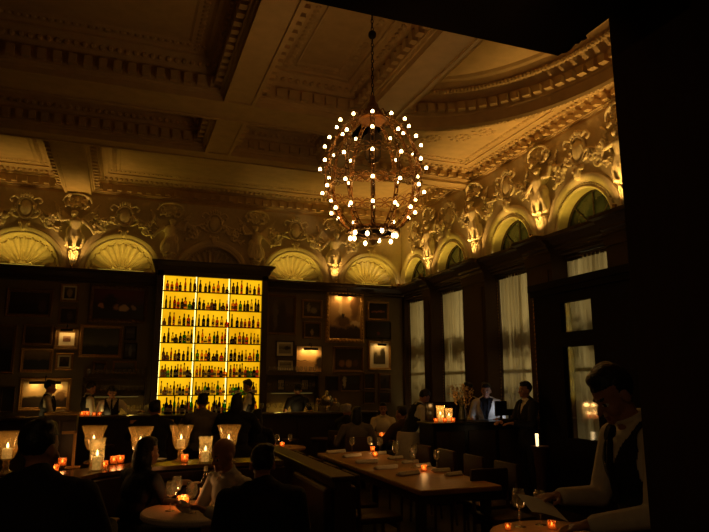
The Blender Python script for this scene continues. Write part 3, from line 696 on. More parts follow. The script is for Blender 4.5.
# ------------------------------------------------------------------ pictures on the back wall
def picture(p0, p1, fw_, fm, canvas, label, mat_w=0, lamp=False, cat='painting', nm='framed_painting', ornate=False, dep=.05, off=0):
    a, c = at(*p0, Y=YB), at(p1[0], p1[1], Y=YB)
    x0, x1 = a.x, at(p1[0], p0[1], Y=YB).x; x1 = (x1+c.x)/2; z1, z0 = (a.z+at(p1[0], p0[1], Y=YB).z)/2, (c.z+at(p0[0], p1[1], Y=YB).z)/2
    W, H = (x1-x0)/2, z1-z0; t = thing(nm, label, cat, ((x0+x1)/2, YB-off, z0), 0, 'framed pictures on the back wall')
    b = MB(); n = ((0, 0), (0, dep*.6), (fw_*.3, dep), (fw_*.7, dep*.75), (fw_*.8, dep*.9), (fw_, dep*.5), (fw_, dep*.2)); P = []
    for d, e in n: P += [(-W+d, -e, d), (W-d, -e, d), (W-d, -e, H-d), (-W+d, -e, H-d)]
    b.add(P, [(j*4+i, j*4+(i+1) % 4, (j+1)*4+(i+1) % 4, (j+1)*4+i) for j in range(len(n)-1) for i in range(4)])
    if ornate:
        for s in (0, 1):
            for k in range(int(2*W/.09)): b.ell((-W+.05+k*.09, -dep, fw_*.45 if s else H-fw_*.45), (.045, .022, .03), nu=7, nv=5)
            for k in range(int(H/.09)): b.ell((-W+fw_*.45 if s else W-fw_*.45, -dep, .05+k*.09), (.03, .022, .045), nu=7, nv=5)
    b.build('frame', fm, t)
    if mat_w: b = MB(); b.box(-W+fw_, W-fw_, -.012, -.002, fw_, H-fw_); b.build('mount', mat('cream_mount', (.75, .68, .5), .8), t)
    e = fw_+mat_w; b = MB(); b.box(-W+e, W-e, -.016, -.004, e, H-e); b.build('canvas' if not mat_w else 'print', canvas, t)
    if lamp:
        b = MB(); L = min(.34, W*.6) if lamp is True else lamp; ld = min(.12, H*.14); b.cyl((-L, -.17, H-ld), (L, -.17, H-ld), .026); b.tube([(0, -.17, H-ld), (0, -.18, H+.02), (0, -.1, H+.05), (0, -.0, H-.0)], .008)
        b.build('picture_light', IRON, t, True)
        b = MB(); b.box(-L*.95, L*.95, -.15, -.143, H-ld-.01, H-ld+.015); b.build('lamp_tube', emis('lamp_tube', (1, .62, .22), 1.2), t)
        e = {True: 2.6, .11: 1.0, .16: 2.2, .22: 3.6, .1: 1.2}[lamp]
        for k in (-.5, .5): light('picture_lamp', 'SPOT', ((x0+x1)/2+k*L*1.4, YB-.12-off, z1-ld+.0), e, (1, .55, .16), ang=165, rad=.02, to=((x0+x1)/2+k*L*1.4, YB, z1-ld-.25))
    return t
dk = (.03, .018, .01)
pic = [
 ((7, 289), (53, 317.4), .07, GILTD, paint('p1', (.05, .03, .02), (.04, .025, .015), (.02, .012, .008), [(.85, .4, .1, .3, (.08, .04, .02))], seed=1), 'very dark wide landscape in tarnished gilt frame at upper left', {}),
 ((61.4, 284), (79, 302), .04, GILT, paint('p2', (.1, .07, .03), (.05, .04, .02), dk, [(.5, .5, .25, .4, (.35, .26, .13))], seed=2), 'small cream-framed portrait print, topmost of the narrow left column', dict(mat_w=.03)),
 ((59.5, 307), (78, 325), .04, GILTD, paint('p3', (.04, .02, .01), (.03, .018, .01), dk, [(.6, .5, .2, .3, (.1, .06, .03))], seed=3), 'small dark square painting just below the topmost small portrait', {}),
 ((90.3, 286), (147.8, 323), .08, GILTD, paint('p4', (.12, .015, .008), (.06, .015, .01), dk, [(.15, .42, .06, .1, (.5, .25, .12)), (.45, .4, .06, .1, (.4, .2, .1)), (.6, .36, .08, .12, (.6, .4, .22)), (.8, .4, .06, .1, (.45, .28, .15)), (.33, .6, .12, .22, (.02, .01, .01))], seed=4), 'large dark red figure group painting in gilt frame left of bottle cabinet', dict(ornate=True)),
 ((-9, 324.5), (15.8, 374), .06, GILTD, paint('p5', (.12, .07, .03), (.06, .04, .02), (.015, .012, .012), seed=5), 'tall dark painting cut off by the left edge of the photo', {}),
 ((23.7, 324.5), (53, 345.6), .05, GILTD, paint('p6', (.07, .045, .025), (.05, .03, .02), dk, seed=6), 'dim brown landscape, middle of the three stacked at left', {}),
 ((21.4, 348.5), (53, 372.7), .06, GILT, paint('p7', (.3, .2, .1), (.14, .1, .05), (.03, .03, .04), hz=.55, seed=7), 'pale-skied river landscape in gold frame above the lamp-lit landscape', {}),
 ((54.5, 327.5), (80, 350.5), .1, GILTD, paint('p8', (.4, .25, .12), (.3, .16, .07), (.15, .07, .03), [(.5, .4, .3, .3, (.12, .05, .02))], seed=8), 'small print with wide cream mount under a lit picture lamp', dict(mat_w=.07, lamp=.11)),
 ((56, 353), (73.3, 370.4), .045, GILT, paint('p9', (.14, .09, .04), (.1, .06, .03), dk, [(.5, .5, .2, .3, (.05, .03, .02))], seed=9), 'small gold-framed portrait below the lamp-lit cream-mounted print', dict(mat_w=.03)),
 ((80.5, 325), (122.5, 358), .07, GILT, paint('p10', (.07, .07, .035), (.12, .11, .05), (.012, .012, .01), hz=.35, seed=10), 'large stormy green landscape in wide gold frame', {}),
 ((125.3, 326.4), (136.5, 340), .025, WOOD, paint('p11', (.03, .02, .015), (.1, .08, .06), dk, seed=11), 'tiny dark framed print beside the stormy green landscape, upper', {}),
 ((124, 343), (137, 359), .025, WOOD, paint('p12', (.03, .03, .03), (.08, .08, .07), dk, [(.5, .5, .15, .4, (.18, .18, .16))], seed=12), 'tiny dark print with grey figure beside stormy green landscape, lower', {}),
 ((93, 361.4), (107, 372.7), .05, GILTD, paint('p13', (.03, .03, .03), (.03, .025, .02), dk, seed=13), 'small dark picture in thick gilt frame behind the left glass shelf', {}),
 ((112.8, 361), (136.5, 374), .04, GILT, paint('p14', (.14, .1, .05), (.1, .07, .04), dk, seed=14), 'low wide gilt-framed picture behind the left glass shelf', {}),
 ((20.3, 378), (71, 411), .07, GILT, paint('p15', (.6, .48, .25), (.75, .52, .22), (.05, .03, .02), [(.35, .3, .3, .14, (.06, .04, .02)), (.85, .45, .12, .2, (.25, .14, .05))], hz=.42, seed=15), 'lamp-lit sunset landscape in gold frame behind the left bartender', dict(lamp=True)),
 ((1, 386.5), (15, 413), .04, WOOD, paint('p16', (.02, .02, .018), (.03, .03, .03), dk, seed=16), 'near-black framed picture at the far lower left', {}),
 ((267, 294.7), (296, 335), .06, GILTD, paint('p17', (.09, .06, .03), (.1, .06, .03), (.05, .025, .012), [(.5, .35, .2, .5, (.03, .015, .008)), (.25, .5, .1, .4, (.14, .1, .05))], seed=17), 'dim interior scene in bronze frame just right of the bottle cabinet', {}),
 ((301.7, 300), (322, 318.3), .045, GILT, paint('p18', (.04, .03, .02), (.08, .06, .04), dk, [(.3, .6, .1, .3, (.3, .24, .14)), (.6, .4, .2, .2, (.25, .2, .12))], seed=18), 'small gold-framed busy print left of the large lit painting', {}),
 ((302.9, 321.7), (321, 339), .05, GILTD, paint('p19', (.03, .02, .012), (.03, .02, .012), dk, [(.5, .35, .12, .25, (.3, .22, .12))], seed=19), 'small dark portrait in bronze frame under the busy print', {}),
 ((325.4, 291.3), (363.8, 343), .1, GILT, paint('p20', (.5, .3, .12), (.35, .2, .08), (.03, .015, .01), [(.35, .75, .06, .4, (.6, .42, .2)), (.45, .4, .25, .12, (.1, .05, .02)), (.85, .75, .16, .3, (.16, .08, .03)), (.85, .35, .15, .08, (.6, .45, .28)), (.43, .52, .05, .06, (.02, .01, .01))], hz=.28, seed=20), 'tallest painting in ornate gilt frame under a lit picture lamp', dict(lamp=.22, ornate=True)),
 ((367, 301.4), (388.6, 320.6), .05, GILT, paint('p21', (.02, .015, .015), (.03, .02, .02), dk, [(.5, .45, .35, .06, (.35, .12, .08))], seed=21), 'small gold-framed dark picture with red streak, upper right of gallery', {}),
 ((365.5, 321.7), (390.4, 339), .02, WOOD, paint('p22', (.02, .012, .01), (.025, .012, .01), dk, [(.5, .3, .08, .1, (.2, .03, .02))], seed=22), 'dark thin-framed canvas under the picture with red streak', {}),
 ((275.8, 341), (293.8, 356.7), .02, WOOD, paint('p23', (.4, .34, .2), (.12, .1, .06), (.3, .26, .16), [(.7, .6, .25, .2, (.04, .03, .02))], seed=23), 'white-mounted lake print, upper of two right of bottle cabinet', dict(mat_w=.05)),
 ((277, 359.4), (293.8, 371), .02, WOOD, paint('p24', (.35, .3, .18), (.14, .12, .07), (.3, .26, .16), seed=24), 'white-mounted lake print, lower of two right of bottle cabinet', dict(mat_w=.04)),
 ((295.6, 345.4), (322, 372.5), .02, WOOD, paint('p25', (.9, .62, .28), (.85, .5, .18), (.5, .28, .1), [(.95, .35, .2, .25, (.05, .03, .02)), (.2, .42, .3, .03, (.3, .16, .06))], hz=.4, seed=25), 'lamp-lit golden lake at sunset with dark tree', dict(lamp=.16)),
 ((332.6, 346.5), (363.3, 372.5), .06, GILTD, paint('p26', (.03, .018, .01), (.04, .025, .012), (.05, .03, .012), [(.25, .3, .11, .17, (.3, .14, .04)), (.52, .3, .12, .18, (.38, .2, .06)), (.78, .32, .1, .15, (.12, .06, .02))], nz=.05, seed=26), 'still life of pears in bronze frame below the tallest painting', {}),
 ((367.8, 341), (390.4, 370), .05, GILT, paint('p27', (.55, .5, .35), (.3, .25, .15), (.08, .06, .04), [(.8, .6, .25, .35, (.05, .04, .02)), (.15, .4, .15, .25, (.1, .08, .04))], seed=27), 'lamp-lit river print with wide white mount, right end of gallery', dict(mat_w=.09, lamp=.1)),
 ((363.3, 373), (374.6, 389.4), .03, GILTD, paint('p28', (.03, .03, .04), (.03, .02, .02), dk, seed=28), 'small dark picture, upper left of four below the lit river print', {}),
 ((378.4, 373.6), (390.4, 390), .04, GILTD, paint('p29', (.08, .05, .03), (.06, .04, .02), dk, [(.5, .5, .2, .3, (.02, .01, .01))], seed=29), 'small brown portrait, upper right of four below lit river print', {}),
 ((340.5, 374.7), (360.4, 391.6), .03, GILTD, paint('p30', (.05, .05, .04), (.04, .035, .03), dk, [(.15, .6, .1, .4, (.5, .44, .3))], seed=30), 'dark picture with pale vertical patch behind the samovar', {}),
 ((325.4, 376), (337.8, 391), .02, WOOD, paint('p31', (.02, .015, .01), (.02, .015, .01), dk, seed=31), 'plain near-black framed picture left of the pale-patch picture', {}),
 ((363, 391), (374.6, 404), .03, GILTD, paint('p32', (.05, .04, .03), (.03, .02, .02), dk, seed=32), 'small dark picture, lower left of four below lit river print', {}),
 ((378.4, 391.6), (390.4, 404), .03, GILTD, paint('p33', (.06, .045, .03), (.03, .02, .02), dk, seed=33), 'small dark picture, lower right of four below lit river print', {}),
]
for p0, p1, fw_, fm, cv, lb, kw in pic: picture(p0, p1, fw_, fm, cv, lb, **kw)
for (p0, p1, s) in (((277, 379), (284.4, 390.3), 'left'), ((300.6, 379), (308.5, 390.3), 'right')):
    a = picture(p0, p1, .02, BLK, mat('printed_card', (.5, .42, .25), .8), 'small pale card in black frame on the glassware shelf, %s of two' % s, cat='framed card', nm='framed_card', dep=.03, off=.02); a['group'] = 'framed cards on the glassware shelf'

# ------------------------------------------------------------------ people
SKN = mat('skin', (.42, .2, .11), .5, spec=.3); SKD = mat('skin_dark', (.16, .075, .04), .5, spec=.3)
HAIRD = mat('dark_hair', (.012, .008, .006), .45, scale=60, bump=.4); HAIRW = mat('white_hair', (.4, .34, .24), .6, scale=60, bump=.4)
EYEW = mat('eye_white', (.7, .66, .6), .3); IRIS = mat('iris', (.02, .012, .01), .2); LIPS = mat('lips', (.3, .09, .06), .5)
SHIRT = mat('white_cotton', (.74, .66, .5), .8, bump=.15, scale=18); CREAMJ = mat('ivory_jacket', (.66, .6, .5), .8, bump=.15, scale=14)
BLACKC = mat('black_wool', (.012, .011, .014), .85, bump=.1, scale=40); NAVY = mat('navy_wool', (.012, .014, .025), .85, bump=.1, scale=40)
DIMSH = mat('buff_shirt', (.5, .45, .38), .85, bump=.15, scale=18)
GREYC = mat('grey_knit', (.16, .13, .1), .9, bump=.3, scale=50); BROWNC = mat('brown_cloth', (.07, .035, .02), .9, bump=.2, scale=40)
APRON = mat('pale_apron', (.5, .44, .33), .85, bump=.2, scale=20); SHOE = mat('black_shoe', (.01, .008, .008), .3)
def person(label, x, y, face, h=1.75, seat=None, lean=0, yaw=0, nod=0, hands=None, wear=('shirt:SHIRT', 'trousers:BLACKC'), hair='short', hc=HAIRD, skin=SKN, vox=.011, z0=0, wide=1.0, foot=None):
    t = thing('person', label, 'person', (x, y, z0), -radians(face)); s = h/1.75
    ph = (seat+.1) if seat is not None else .95*s
    U = Matrix.Translation((0, 0, ph)) @ Matrix.Rotation(-radians(lean), 4, 'X') @ Matrix.Scale(s, 4)
    HM = U @ Matrix.Translation((0, .015, .585)) @ Matrix.Rotation(-radians(yaw), 4, 'Z') @ Matrix.Rotation(radians(lean-nod), 4, 'X')
    u = lambda a, c, d: U @ Vector((a*wide if abs(a) > .1 else a, c, d))
    if hands is None: hands = ((-.26, .06, ph-.12), (.26, .06, ph-.12))
    arms = []
    for sd, H in zip((-1, 1), hands):
        S = u(sd*.185, 0, .455); W = Vector(H); d = W-S; l1, l2 = .29*s, .255*s; D = min(d.length, (l1+l2)*.985)
        W = S+d.normalized()*D; a = (l1*l1-l2*l2+D*D)/(2*D); q = sqrt(max(0, l1*l1-a*a)); dn = d.normalized()
        pole = Vector((sd*.35, -.5, -.8)); pole = (pole-dn*pole.dot(dn)).normalized(); arms.append((S, S+dn*a+pole*q, W))
    legs = []
    for sd in (-1, 1):
        hp = Vector((sd*.09*s, 0, ph-.02))
        if seat is None: legs.append((hp, Vector((sd*.1, .02, .5*s)), Vector((sd*.11, -.01, .09)), Vector((sd*.125, .16, .04))))
        else: fz = foot if foot is not None else 0; legs.append((hp, Vector((sd*.13, .42*s, seat+.07)), Vector((sd*.13, .40*s, .09+fz)), Vector((sd*.14, .56*s, .04+fz))))
    def ell(b, c, r, g=0, F_=None): b.ell((F_ or U) @ Vector(c), tuple((k+g)*s*(wide if (i == 0 and F_ is None) else 1) for i, k in enumerate(r)), (F_ or U).normalized())
    def torso(b, g, neck=True):
        ell(b, (0, 0, 0), (.155, .115, .13), g); ell(b, (0, 0, .17), (.135, .1, .17), g); ell(b, (0, .01, .35), (.16, .115, .16), g)
        b.cap(u(-.13, 0, .455), u(.13, 0, .455), .058+g, .058+g); b.cap(u(-.08, -.01, .5), u(.08, -.01, .5), .04+g, .04+g); b.cap(u(-.02, -.01, .5), u(.02, -.005, .53), .056+g, .05+g)
        if neck: b.cap(u(0, 0, .49), HM @ Vector((0, 0, .04)), .056*s, .052*s)
    def arm(b, g, f=1.0):
        for S, E_, W in arms: b.cap(S, E_, (.052+g)*s, (.04+g)*s); b.cap(E_, E_.lerp(W, f), (.041+g)*s, (.029+g)*s)
    def leg(b, g, f=1.0):
        for hp, k, a, _t in legs: b.cap(hp, k, (.085+g)*s, (.06+g)*s); b.cap(k, k.lerp(a, f), (.06+g)*s, (.04+g)*s)
    def head(b):
        for c, r in (((0, -.008, .115), (.076, .096, .098)), ((0, .03, .07), (.062, .062, .085)), ((0, .055, .015), (.042, .042, .032)), ((0, .085, -.002), (.02, .018, .018)),
                     ((.078, -.005, .07), (.011, .022, .032)), ((-.078, -.005, .07), (.011, .022, .032)), ((.036, .065, .045), (.026, .026, .026)), ((-.036, .065, .045), (.026, .026, .026))): ell(b, c, r, 0, HM)
        P_ = lambda *c: HM @ Vector(c)
        b.cap(P_(0, .086, .085), P_(0, .111, .053), .009, .014); b.cap(P_(-.034, .082, .103), P_(.034, .082, .103), .011, .011); b.cap(P_(-.016, .09, .024), P_(.016, .09, .024), .008, .008); b.cap(P_(-.014, .088, .015), P_(.014, .088, .015), .008, .008)
    def hand(b, sd, E_, W):
        dn = (W-E_).normalized(); sdv = Vector((1, 0, 0)); sdv = (sdv-dn*sdv.dot(dn)).normalized(); nrm = dn.cross(sdv)*1; 
        if nrm.z > 0: nrm = -nrm
        Mx = Matrix((sdv, dn, nrm)).transposed(); b.cap(W-dn*.01, W+dn*.02, .027, .025); b.ell(W+dn*.05, (.04, .048, .017), Mx)
        for k, L in enumerate((.07, .08, .075, .058)):
            o = W+dn*.088+sdv*((k-1.5)*.021*sd); m1 = o+dn*L*.5+nrm*.012+sdv*((k-1.5)*.003*sd); b.cap(o-dn*.01, m1, .0095, .009, 8); b.cap(m1, m1+dn*L*.35+nrm*L*.4, .009, .0075, 8)
        o = W+dn*.03-sdv*(.03*sd); m1 = o-sdv*(.028*sd)+dn*.03+nrm*.012; b.cap(o, m1, .013, .011, 8); b.cap(m1, m1+dn*.028+nrm*.01, .011, .009, 8)
    b = MB(); torso(b, -.006); arm(b, -.004); leg(b, -.006); head(b)
    for sd, (S, E_, W) in zip((-1, 1), arms): hand(b, sd, E_, W)
    for hp, k, a, to in legs: b.cap(a, to, .035, .03)
    me = fuse(b, 'body', vox, 2); [me.materials.append(q) for q in (skin, EYEW, IRIS, LIPS, hc)]
    iv = HM.inverted(); hz = (HM @ Vector((0, 0, .09)))
    for p in me.polygons:
        if (p.center-hz).length > .16: continue
        c = iv @ p.center
        if c.y < .05: continue
        for sx in (-1, 1):
            q = sqrt(((c.x-sx*.031)/1.5)**2+(c.z-.078)**2)
            if q < .009: p.material_index = 2 if abs(c.x-sx*.031) < .006 else 1
            if abs(c.z-.108) < .005 and .012 < sx*c.x < .045: p.material_index = 4
        if abs(c.z-.019) < .009 and abs(c.x) < .024 and c.y > .08: p.material_index = 3
    o = bpy.data.objects.new('body', me); COL.objects.link(o); o.parent = t
    def cutaway(me, F_, keep):
        inv = F_.inverted(); bm = bmesh.new(); bm.from_mesh(me); dl = [f for f in bm.faces if not keep(inv @ f.calc_center_median())]
        bmesh.ops.delete(bm, geom=dl, context='FACES'); bm.to_mesh(me); bm.free()
    def part(nm, b, m, keep=None, F_=None, v=None):
        me = fuse(b, nm, v or vox, 2)
        if keep: cutaway(me, F_ or U, keep)
        me.materials.append(m); o = bpy.data.objects.new(nm, me); COL.objects.link(o); o.parent = t
        if keep: k = o.modifiers.new('thick', 'SOLIDIFY'); k.thickness = .004; k.offset = -1
        return o
    if hair != 'bald':
        b = MB(); ell(b, (0, -.014, .125), (.084, .1, .098), 0, HM); ell(b, (0, .03, .185), (.055, .05, .035), 0, HM); ell(b, (.03, -.03, .19), (.05, .06, .035), 0, HM)
        if hair == 'long': ell(b, (0, -.06, .03), (.088, .065, .15), 0, HM); ell(b, (.065, -.03, .02), (.03, .05, .12), 0, HM); ell(b, (-.065, -.03, .02), (.03, .05, .12), 0, HM)
        if hair == 'bun': ell(b, (0, -.11, .15), (.045, .04, .045), 0, HM)
        if hair == 'curly':
            for k in range(40): a = k*2.4; ell(b, (.075*cos(a), -.02+.085*sin(a), .09+.1*(k/40)), (.03, .03, .03), 0, HM)
        lo = -.2 if hair == 'long' else .035
        part('hair', b, hc, lambda c: (c.z > .145-.2*max(0, .03-c.y) or c.y < .01) and c.z > lo and not (c.y > .0 and abs(c.x) < .06 and c.z < .145), HM, vox*.9)
    elif hc is not HAIRD:
        b = MB(); ell(b, (0, -.014, .1), (.08, .096, .07), 0, HM); part('hair', b, hc, lambda c: c.y < .02 and .03 < c.z < .12, HM)
    for wv in wear:
        k, mn = wv.split(':'); m = globals()[mn]
        if k == 'shirt':
            b = MB(); torso(b, .008, False); arm(b, .010, .93); b.tube([u(.062*cos(a), .01+.06*sin(a), .555-.02*sin(a)) for a in [2*pi*i/14 for i in range(14)]], .011, 6, True); part('shirt', b, m)
        elif k == 'tee': b = MB(); torso(b, .01, False); [b.cap(S, S.lerp(E_, .7), .064*s, .056*s) for S, E_, W in arms]; part('shirt', b, m)
        elif k == 'vest':
            b = MB(); torso(b, .02, False); part('waistcoat', b, m, lambda c: abs(c.x) < .165+.0*c.z and not (c.y > .0 and c.z > .28 and abs(c.x) < (c.z-.28)*.42) and not (c.z > .3 and abs(c.x) > .135) and -.06 < c.z < .5+(.05 if abs(c.x) > .05 else 0))
        elif k == 'jacket':
            b = MB(); torso(b, .026, False); arm(b, .022, .88); ell(b, (0, 0, -.1), (.165, .125, .16), .02)
            part('jacket', b, m, lambda c: not (c.y > .03 and c.z > .18 and abs(c.x) < (c.z-.18)*.32) and not (c.y > .02 and abs(c.x) < .045 and c.z > .535))
        elif k == 'lapel':
            for sx in (-1, 1):
                b = MB(); v = [(sx*.012, .165, .16), (sx*.05, .16, .3), (sx*.095, .145, .42), (sx*.075, .09, .53), (sx*.045, .11, .5), (sx*.03, .15, .36), (sx*.0, .16, .18)]
                b.add([u(*p) for p in v]+[u(p[0], p[1]-.012, p[2]) for p in v], [tuple(range(7)), tuple(range(13, 6, -1))]+[(i, (i+1) % 7, 7+(i+1) % 7, 7+i) for i in range(7)]); b.build('lapel', m, t)
        elif k == 'tie': b = MB(); b.cap(u(0, .09, .515), u(0, .1, .495), .015, .02, 8); b.tube([u(0, .11, .49), u(0, .137, .36), u(0, .132, .2)], [.012, .022, .02], 6); part('tie', b, m, v=.006)
        elif k == 'trousers': b = MB(); leg(b, .012, .96); ell(b, (0, 0, -.02), (.15, .115, .12), .008); part('trousers', b, m)
        elif k == 'apron': b = MB(); b.lathe((0, .0, ph-.5*s), [(.21, 0), (.2, .2), (.175, .45), (.16, .52)], 22); part('apron', b, m)
        elif k == 'dress': b = MB(); torso(b, .012, False); b.cap(u(0, 0, 0), u(0, .03, -.1), .17, .19); leg(b, .03, .2); part('dress', b, m)
    b = MB()
    for hp, k, a, to in legs: b.cap(a+Vector((0, -.03, -.03)), to, .042, .04); b.cap(a+Vector((0, 0, .03)), a+Vector((0, -.03, -.04)), .045, .045)
    part('shoes', b, SHOE)
    return t
WV = ('shirt:SHIRT', 'vest:BLACKC', 'tie:BLACKC', 'trousers:BLACKC')
def hp(px, py, Z): return at(px, py, Z=Z)
def P(label, px, X=None, Y=None, **k):
    p = at(px, 381, Y=Y) if Y is not None else at(px, 381, X=X); return person(label, p.x, p.y, **k)
# bartenders behind the counter
P('bartender in white shirt and dark waistcoat in profile before the lamp-lit landscape', 49, Y=12.65, face=85, h=1.72, nod=8, hands=((-.2, .3, 1.15), (.2, .32, 1.15)), wear=WV, vox=.013)
P('bartender with pale sleeves turned away, left of the waistcoated one facing the room', 89, Y=12.88, face=70, h=1.7, yaw=-10, nod=20, hands=((-.2, .3, 1.12), (.24, .28, 1.1)), wear=WV, vox=.013)
P('bartender in dark waistcoat facing the room, arm out along the counter', 113, Y=12.62, face=178, h=1.62, nod=25, hands=((-.48, .2, 1.15), (.2, .3, 1.13)), wear=WV, vox=.013)
P('bartender in white shirt and black waistcoat before the glowing bottle cabinet', 250, Y=12.7, face=-72, h=1.74, nod=18, hands=((-.15, .34, 1.15), (.2, .2, 1.12)), wear=WV, vox=.012)
P('person in black t-shirt behind the bar, back to the room', 298, Y=12.72, face=10, h=1.64, nod=15, hands=((-.26, .12, 1.1), (.26, .2, 1.12)), wear=('tee:BLACKC', 'trousers:BLACKC'), vox=.013)
# patrons on bar stools
ST = []
def patron(label, px, py, Z, seat, **k):
    p = hp(px, py, Z); ST.append(p); k.setdefault('foot', .28 if seat > .6 else None); return person(label, p.x, p.y, seat=seat, **k)
patron('drinker in grey top at the bar, back view against bottle cabinet', 203, 396, 1.5, .70, face=5, h=1.62, hands=((-.25, .4, 1.14), (.25, .4, 1.14)), wear=('shirt:GREYC', 'trousers:BLACKC'), vox=.013, wide=1.1)
patron('drinker in dark coat on bar stool, back view, right of grey-topped drinker', 237, 396.5, 1.5, .70, face=15, h=1.62, hands=((-.25, .4, 1.14), (.25, .4, 1.14)), wear=('jacket:BLACKC', 'trousers:BLACKC'), hair='long', vox=.013, wide=1.15)
patron('dark-dressed drinker on bar stool before the left glass shelves', 155, 404, 1.42, .66, face=0, h=1.55, hands=((-.25, .38, 1.14), (.25, .38, 1.14)), wear=('jacket:BLACKC', 'trousers:BLACKC'), vox=.013, wide=1.15)
# room tables
SEATS = []
def sitter(label, px, py, Z=1.28, **k):
    p = hp(px, py, Z); k.setdefault('h', 1.66); k.setdefault('hands', ((-.2, .42, .8), (.2, .42, .8))); SEATS.append((p, k['face'])); return person(label, p.x, p.y, seat=.45, **k)
sitter('seated woman in black with one bare arm, behind the bald man', 257, 411, face=20, hair='long', wear=('tee:BLACKC', 'trousers:BLACKC'), vox=.012)
sitter('white-haired seated guest in dark clothes near the samovar', 346, 402.5, Z=1.33, face=60, hair='curly', hc=HAIRW, wear=('jacket:BLACKC', 'trousers:BLACKC'), vox=.013)
sitter('seated guest in pale grey top, back view, behind the long table', 357, 414, Z=1.19, lean=8, face=15, hair='long', wear=('shirt:GREYC', 'trousers:BLACKC'), vox=.012, wide=1.15, hands=((-.3, .3, .8), (.3, .3, .8)))
sitter('seated guest in white shirt facing the camera behind a votive candle', 383, 405.5, Z=1.25, face=200, hair='long', wear=('shirt:SHIRT', 'trousers:BLACKC'), vox=.013)
sitter('dark-clad seated guest between the pale-topped guests and the server', 402, 409, Z=1.26, face=-30, wear=('jacket:BROWNC', 'trousers:BLACKC'), vox=.013, wide=1.15)
# booth in the foreground
p = hp(40, 419, 1.53); person('large silhouetted man in dark jacket, nearest at far left', p.x-.02, p.y, 15, h=1.7, seat=.65, lean=6, yaw=20, nod=5, hands=((-.2, .42, .98), (.25, .4, .98)), wear=('shirt:BROWNC', 'jacket:BLACKC', 'trousers:BLACKC'), vox=.01, wide=1.25, foot=.3); ST.append(p)
p = hp(131, 442, 1.22); person('woman in dark top with long dark hair in left side of booth', p.x, p.y, 62, h=1.62, seat=.43, lean=14, nod=5, hands=((-.12, .5, .82), (.2, .42, .82)), wear=('shirt:BLACKC', 'trousers:BLACKC'), hair='long', vox=.01, wide=1.2); pW = p
p = hp(244, 435, 1.29); person('bald man in pale shirt in booth behind the black jacket', p.x-.02, p.y, -115, h=1.7, seat=.42, lean=12, nod=15, hands=((-.2, .42, .82), (.15, .42, .82)), wear=('shirt:DIMSH', 'trousers:BLACKC'), hair='bald', vox=.01, wide=1.15); pB = p
p = hp(251, 446, 1.3); p = Vector((p.x+.08, p.y, 0)); person('dark-haired diner in black jacket, back to camera, hiding the bald man', p.x, p.y, 10, h=1.68, seat=.44, lean=10, nod=5, hands=((-.2, .3, .62), (.2, .35, .7)), wear=('shirt:BLACKC', 'jacket:BLACKC', 'trousers:BLACKC'), vox=.01, wide=1.22); pK = p
# server, hosts, guest at desk, waiter
P('server in white shirt and dark waistcoat leaning over a table near windows', 407, Y=8.95, face=95, h=1.64, lean=24, nod=35, hands=((-.1, .48, .98), (.2, .42, .95)), wear=('shirt:SHIRT', 'vest:BLACKC', 'apron:APRON', 'trousers:BLACKC'), vox=.011)
P('host in dull pale jacket with head turned away behind desk', 468, Y=9.3, face=-150, h=1.68, yaw=-30, nod=10, hands=((-.2, .3, 1.12), (.2, .3, 1.12)), wear=('shirt:BROWNC', 'jacket:APRON', 'trousers:BLACKC'), vox=.011, skin=SKD)
P('host in white jacket with black lapels behind the desk', 486, Y=8.8, face=-140, h=1.68, nod=12, hands=((-.2, .3, 1.12), (.2, .3, 1.12)), wear=('shirt:BLACKC', 'jacket:CREAMJ', 'lapel:BLACKC', 'trousers:BLACKC'), hair='bun', vox=.011)
P('man in dark suit and white collar at right end of the host desk', 526, Y=7.75, face=-85, h=1.7, nod=3, hands=((-.2, .34, 1.12), (.1, .36, 1.12)), wear=('shirt:SHIRT', 'tie:BLACKC', 'jacket:BLACKC', 'trousers:BLACKC'), vox=.01)
wt = at(643, 381, Y=2.3)
WT = person('waiter in white shirt and black waistcoat reading a sheet, beside dark pillar', wt.x, wt.y, -76, h=1.8, lean=8, nod=34, hands=((-.12, .36, 1.1), (.14, .38, 1.17)), wear=('shirt:SHIRT', 'vest:BLACKC', 'tie:BLACKC', 'trousers:BLACKC'), vox=.007)

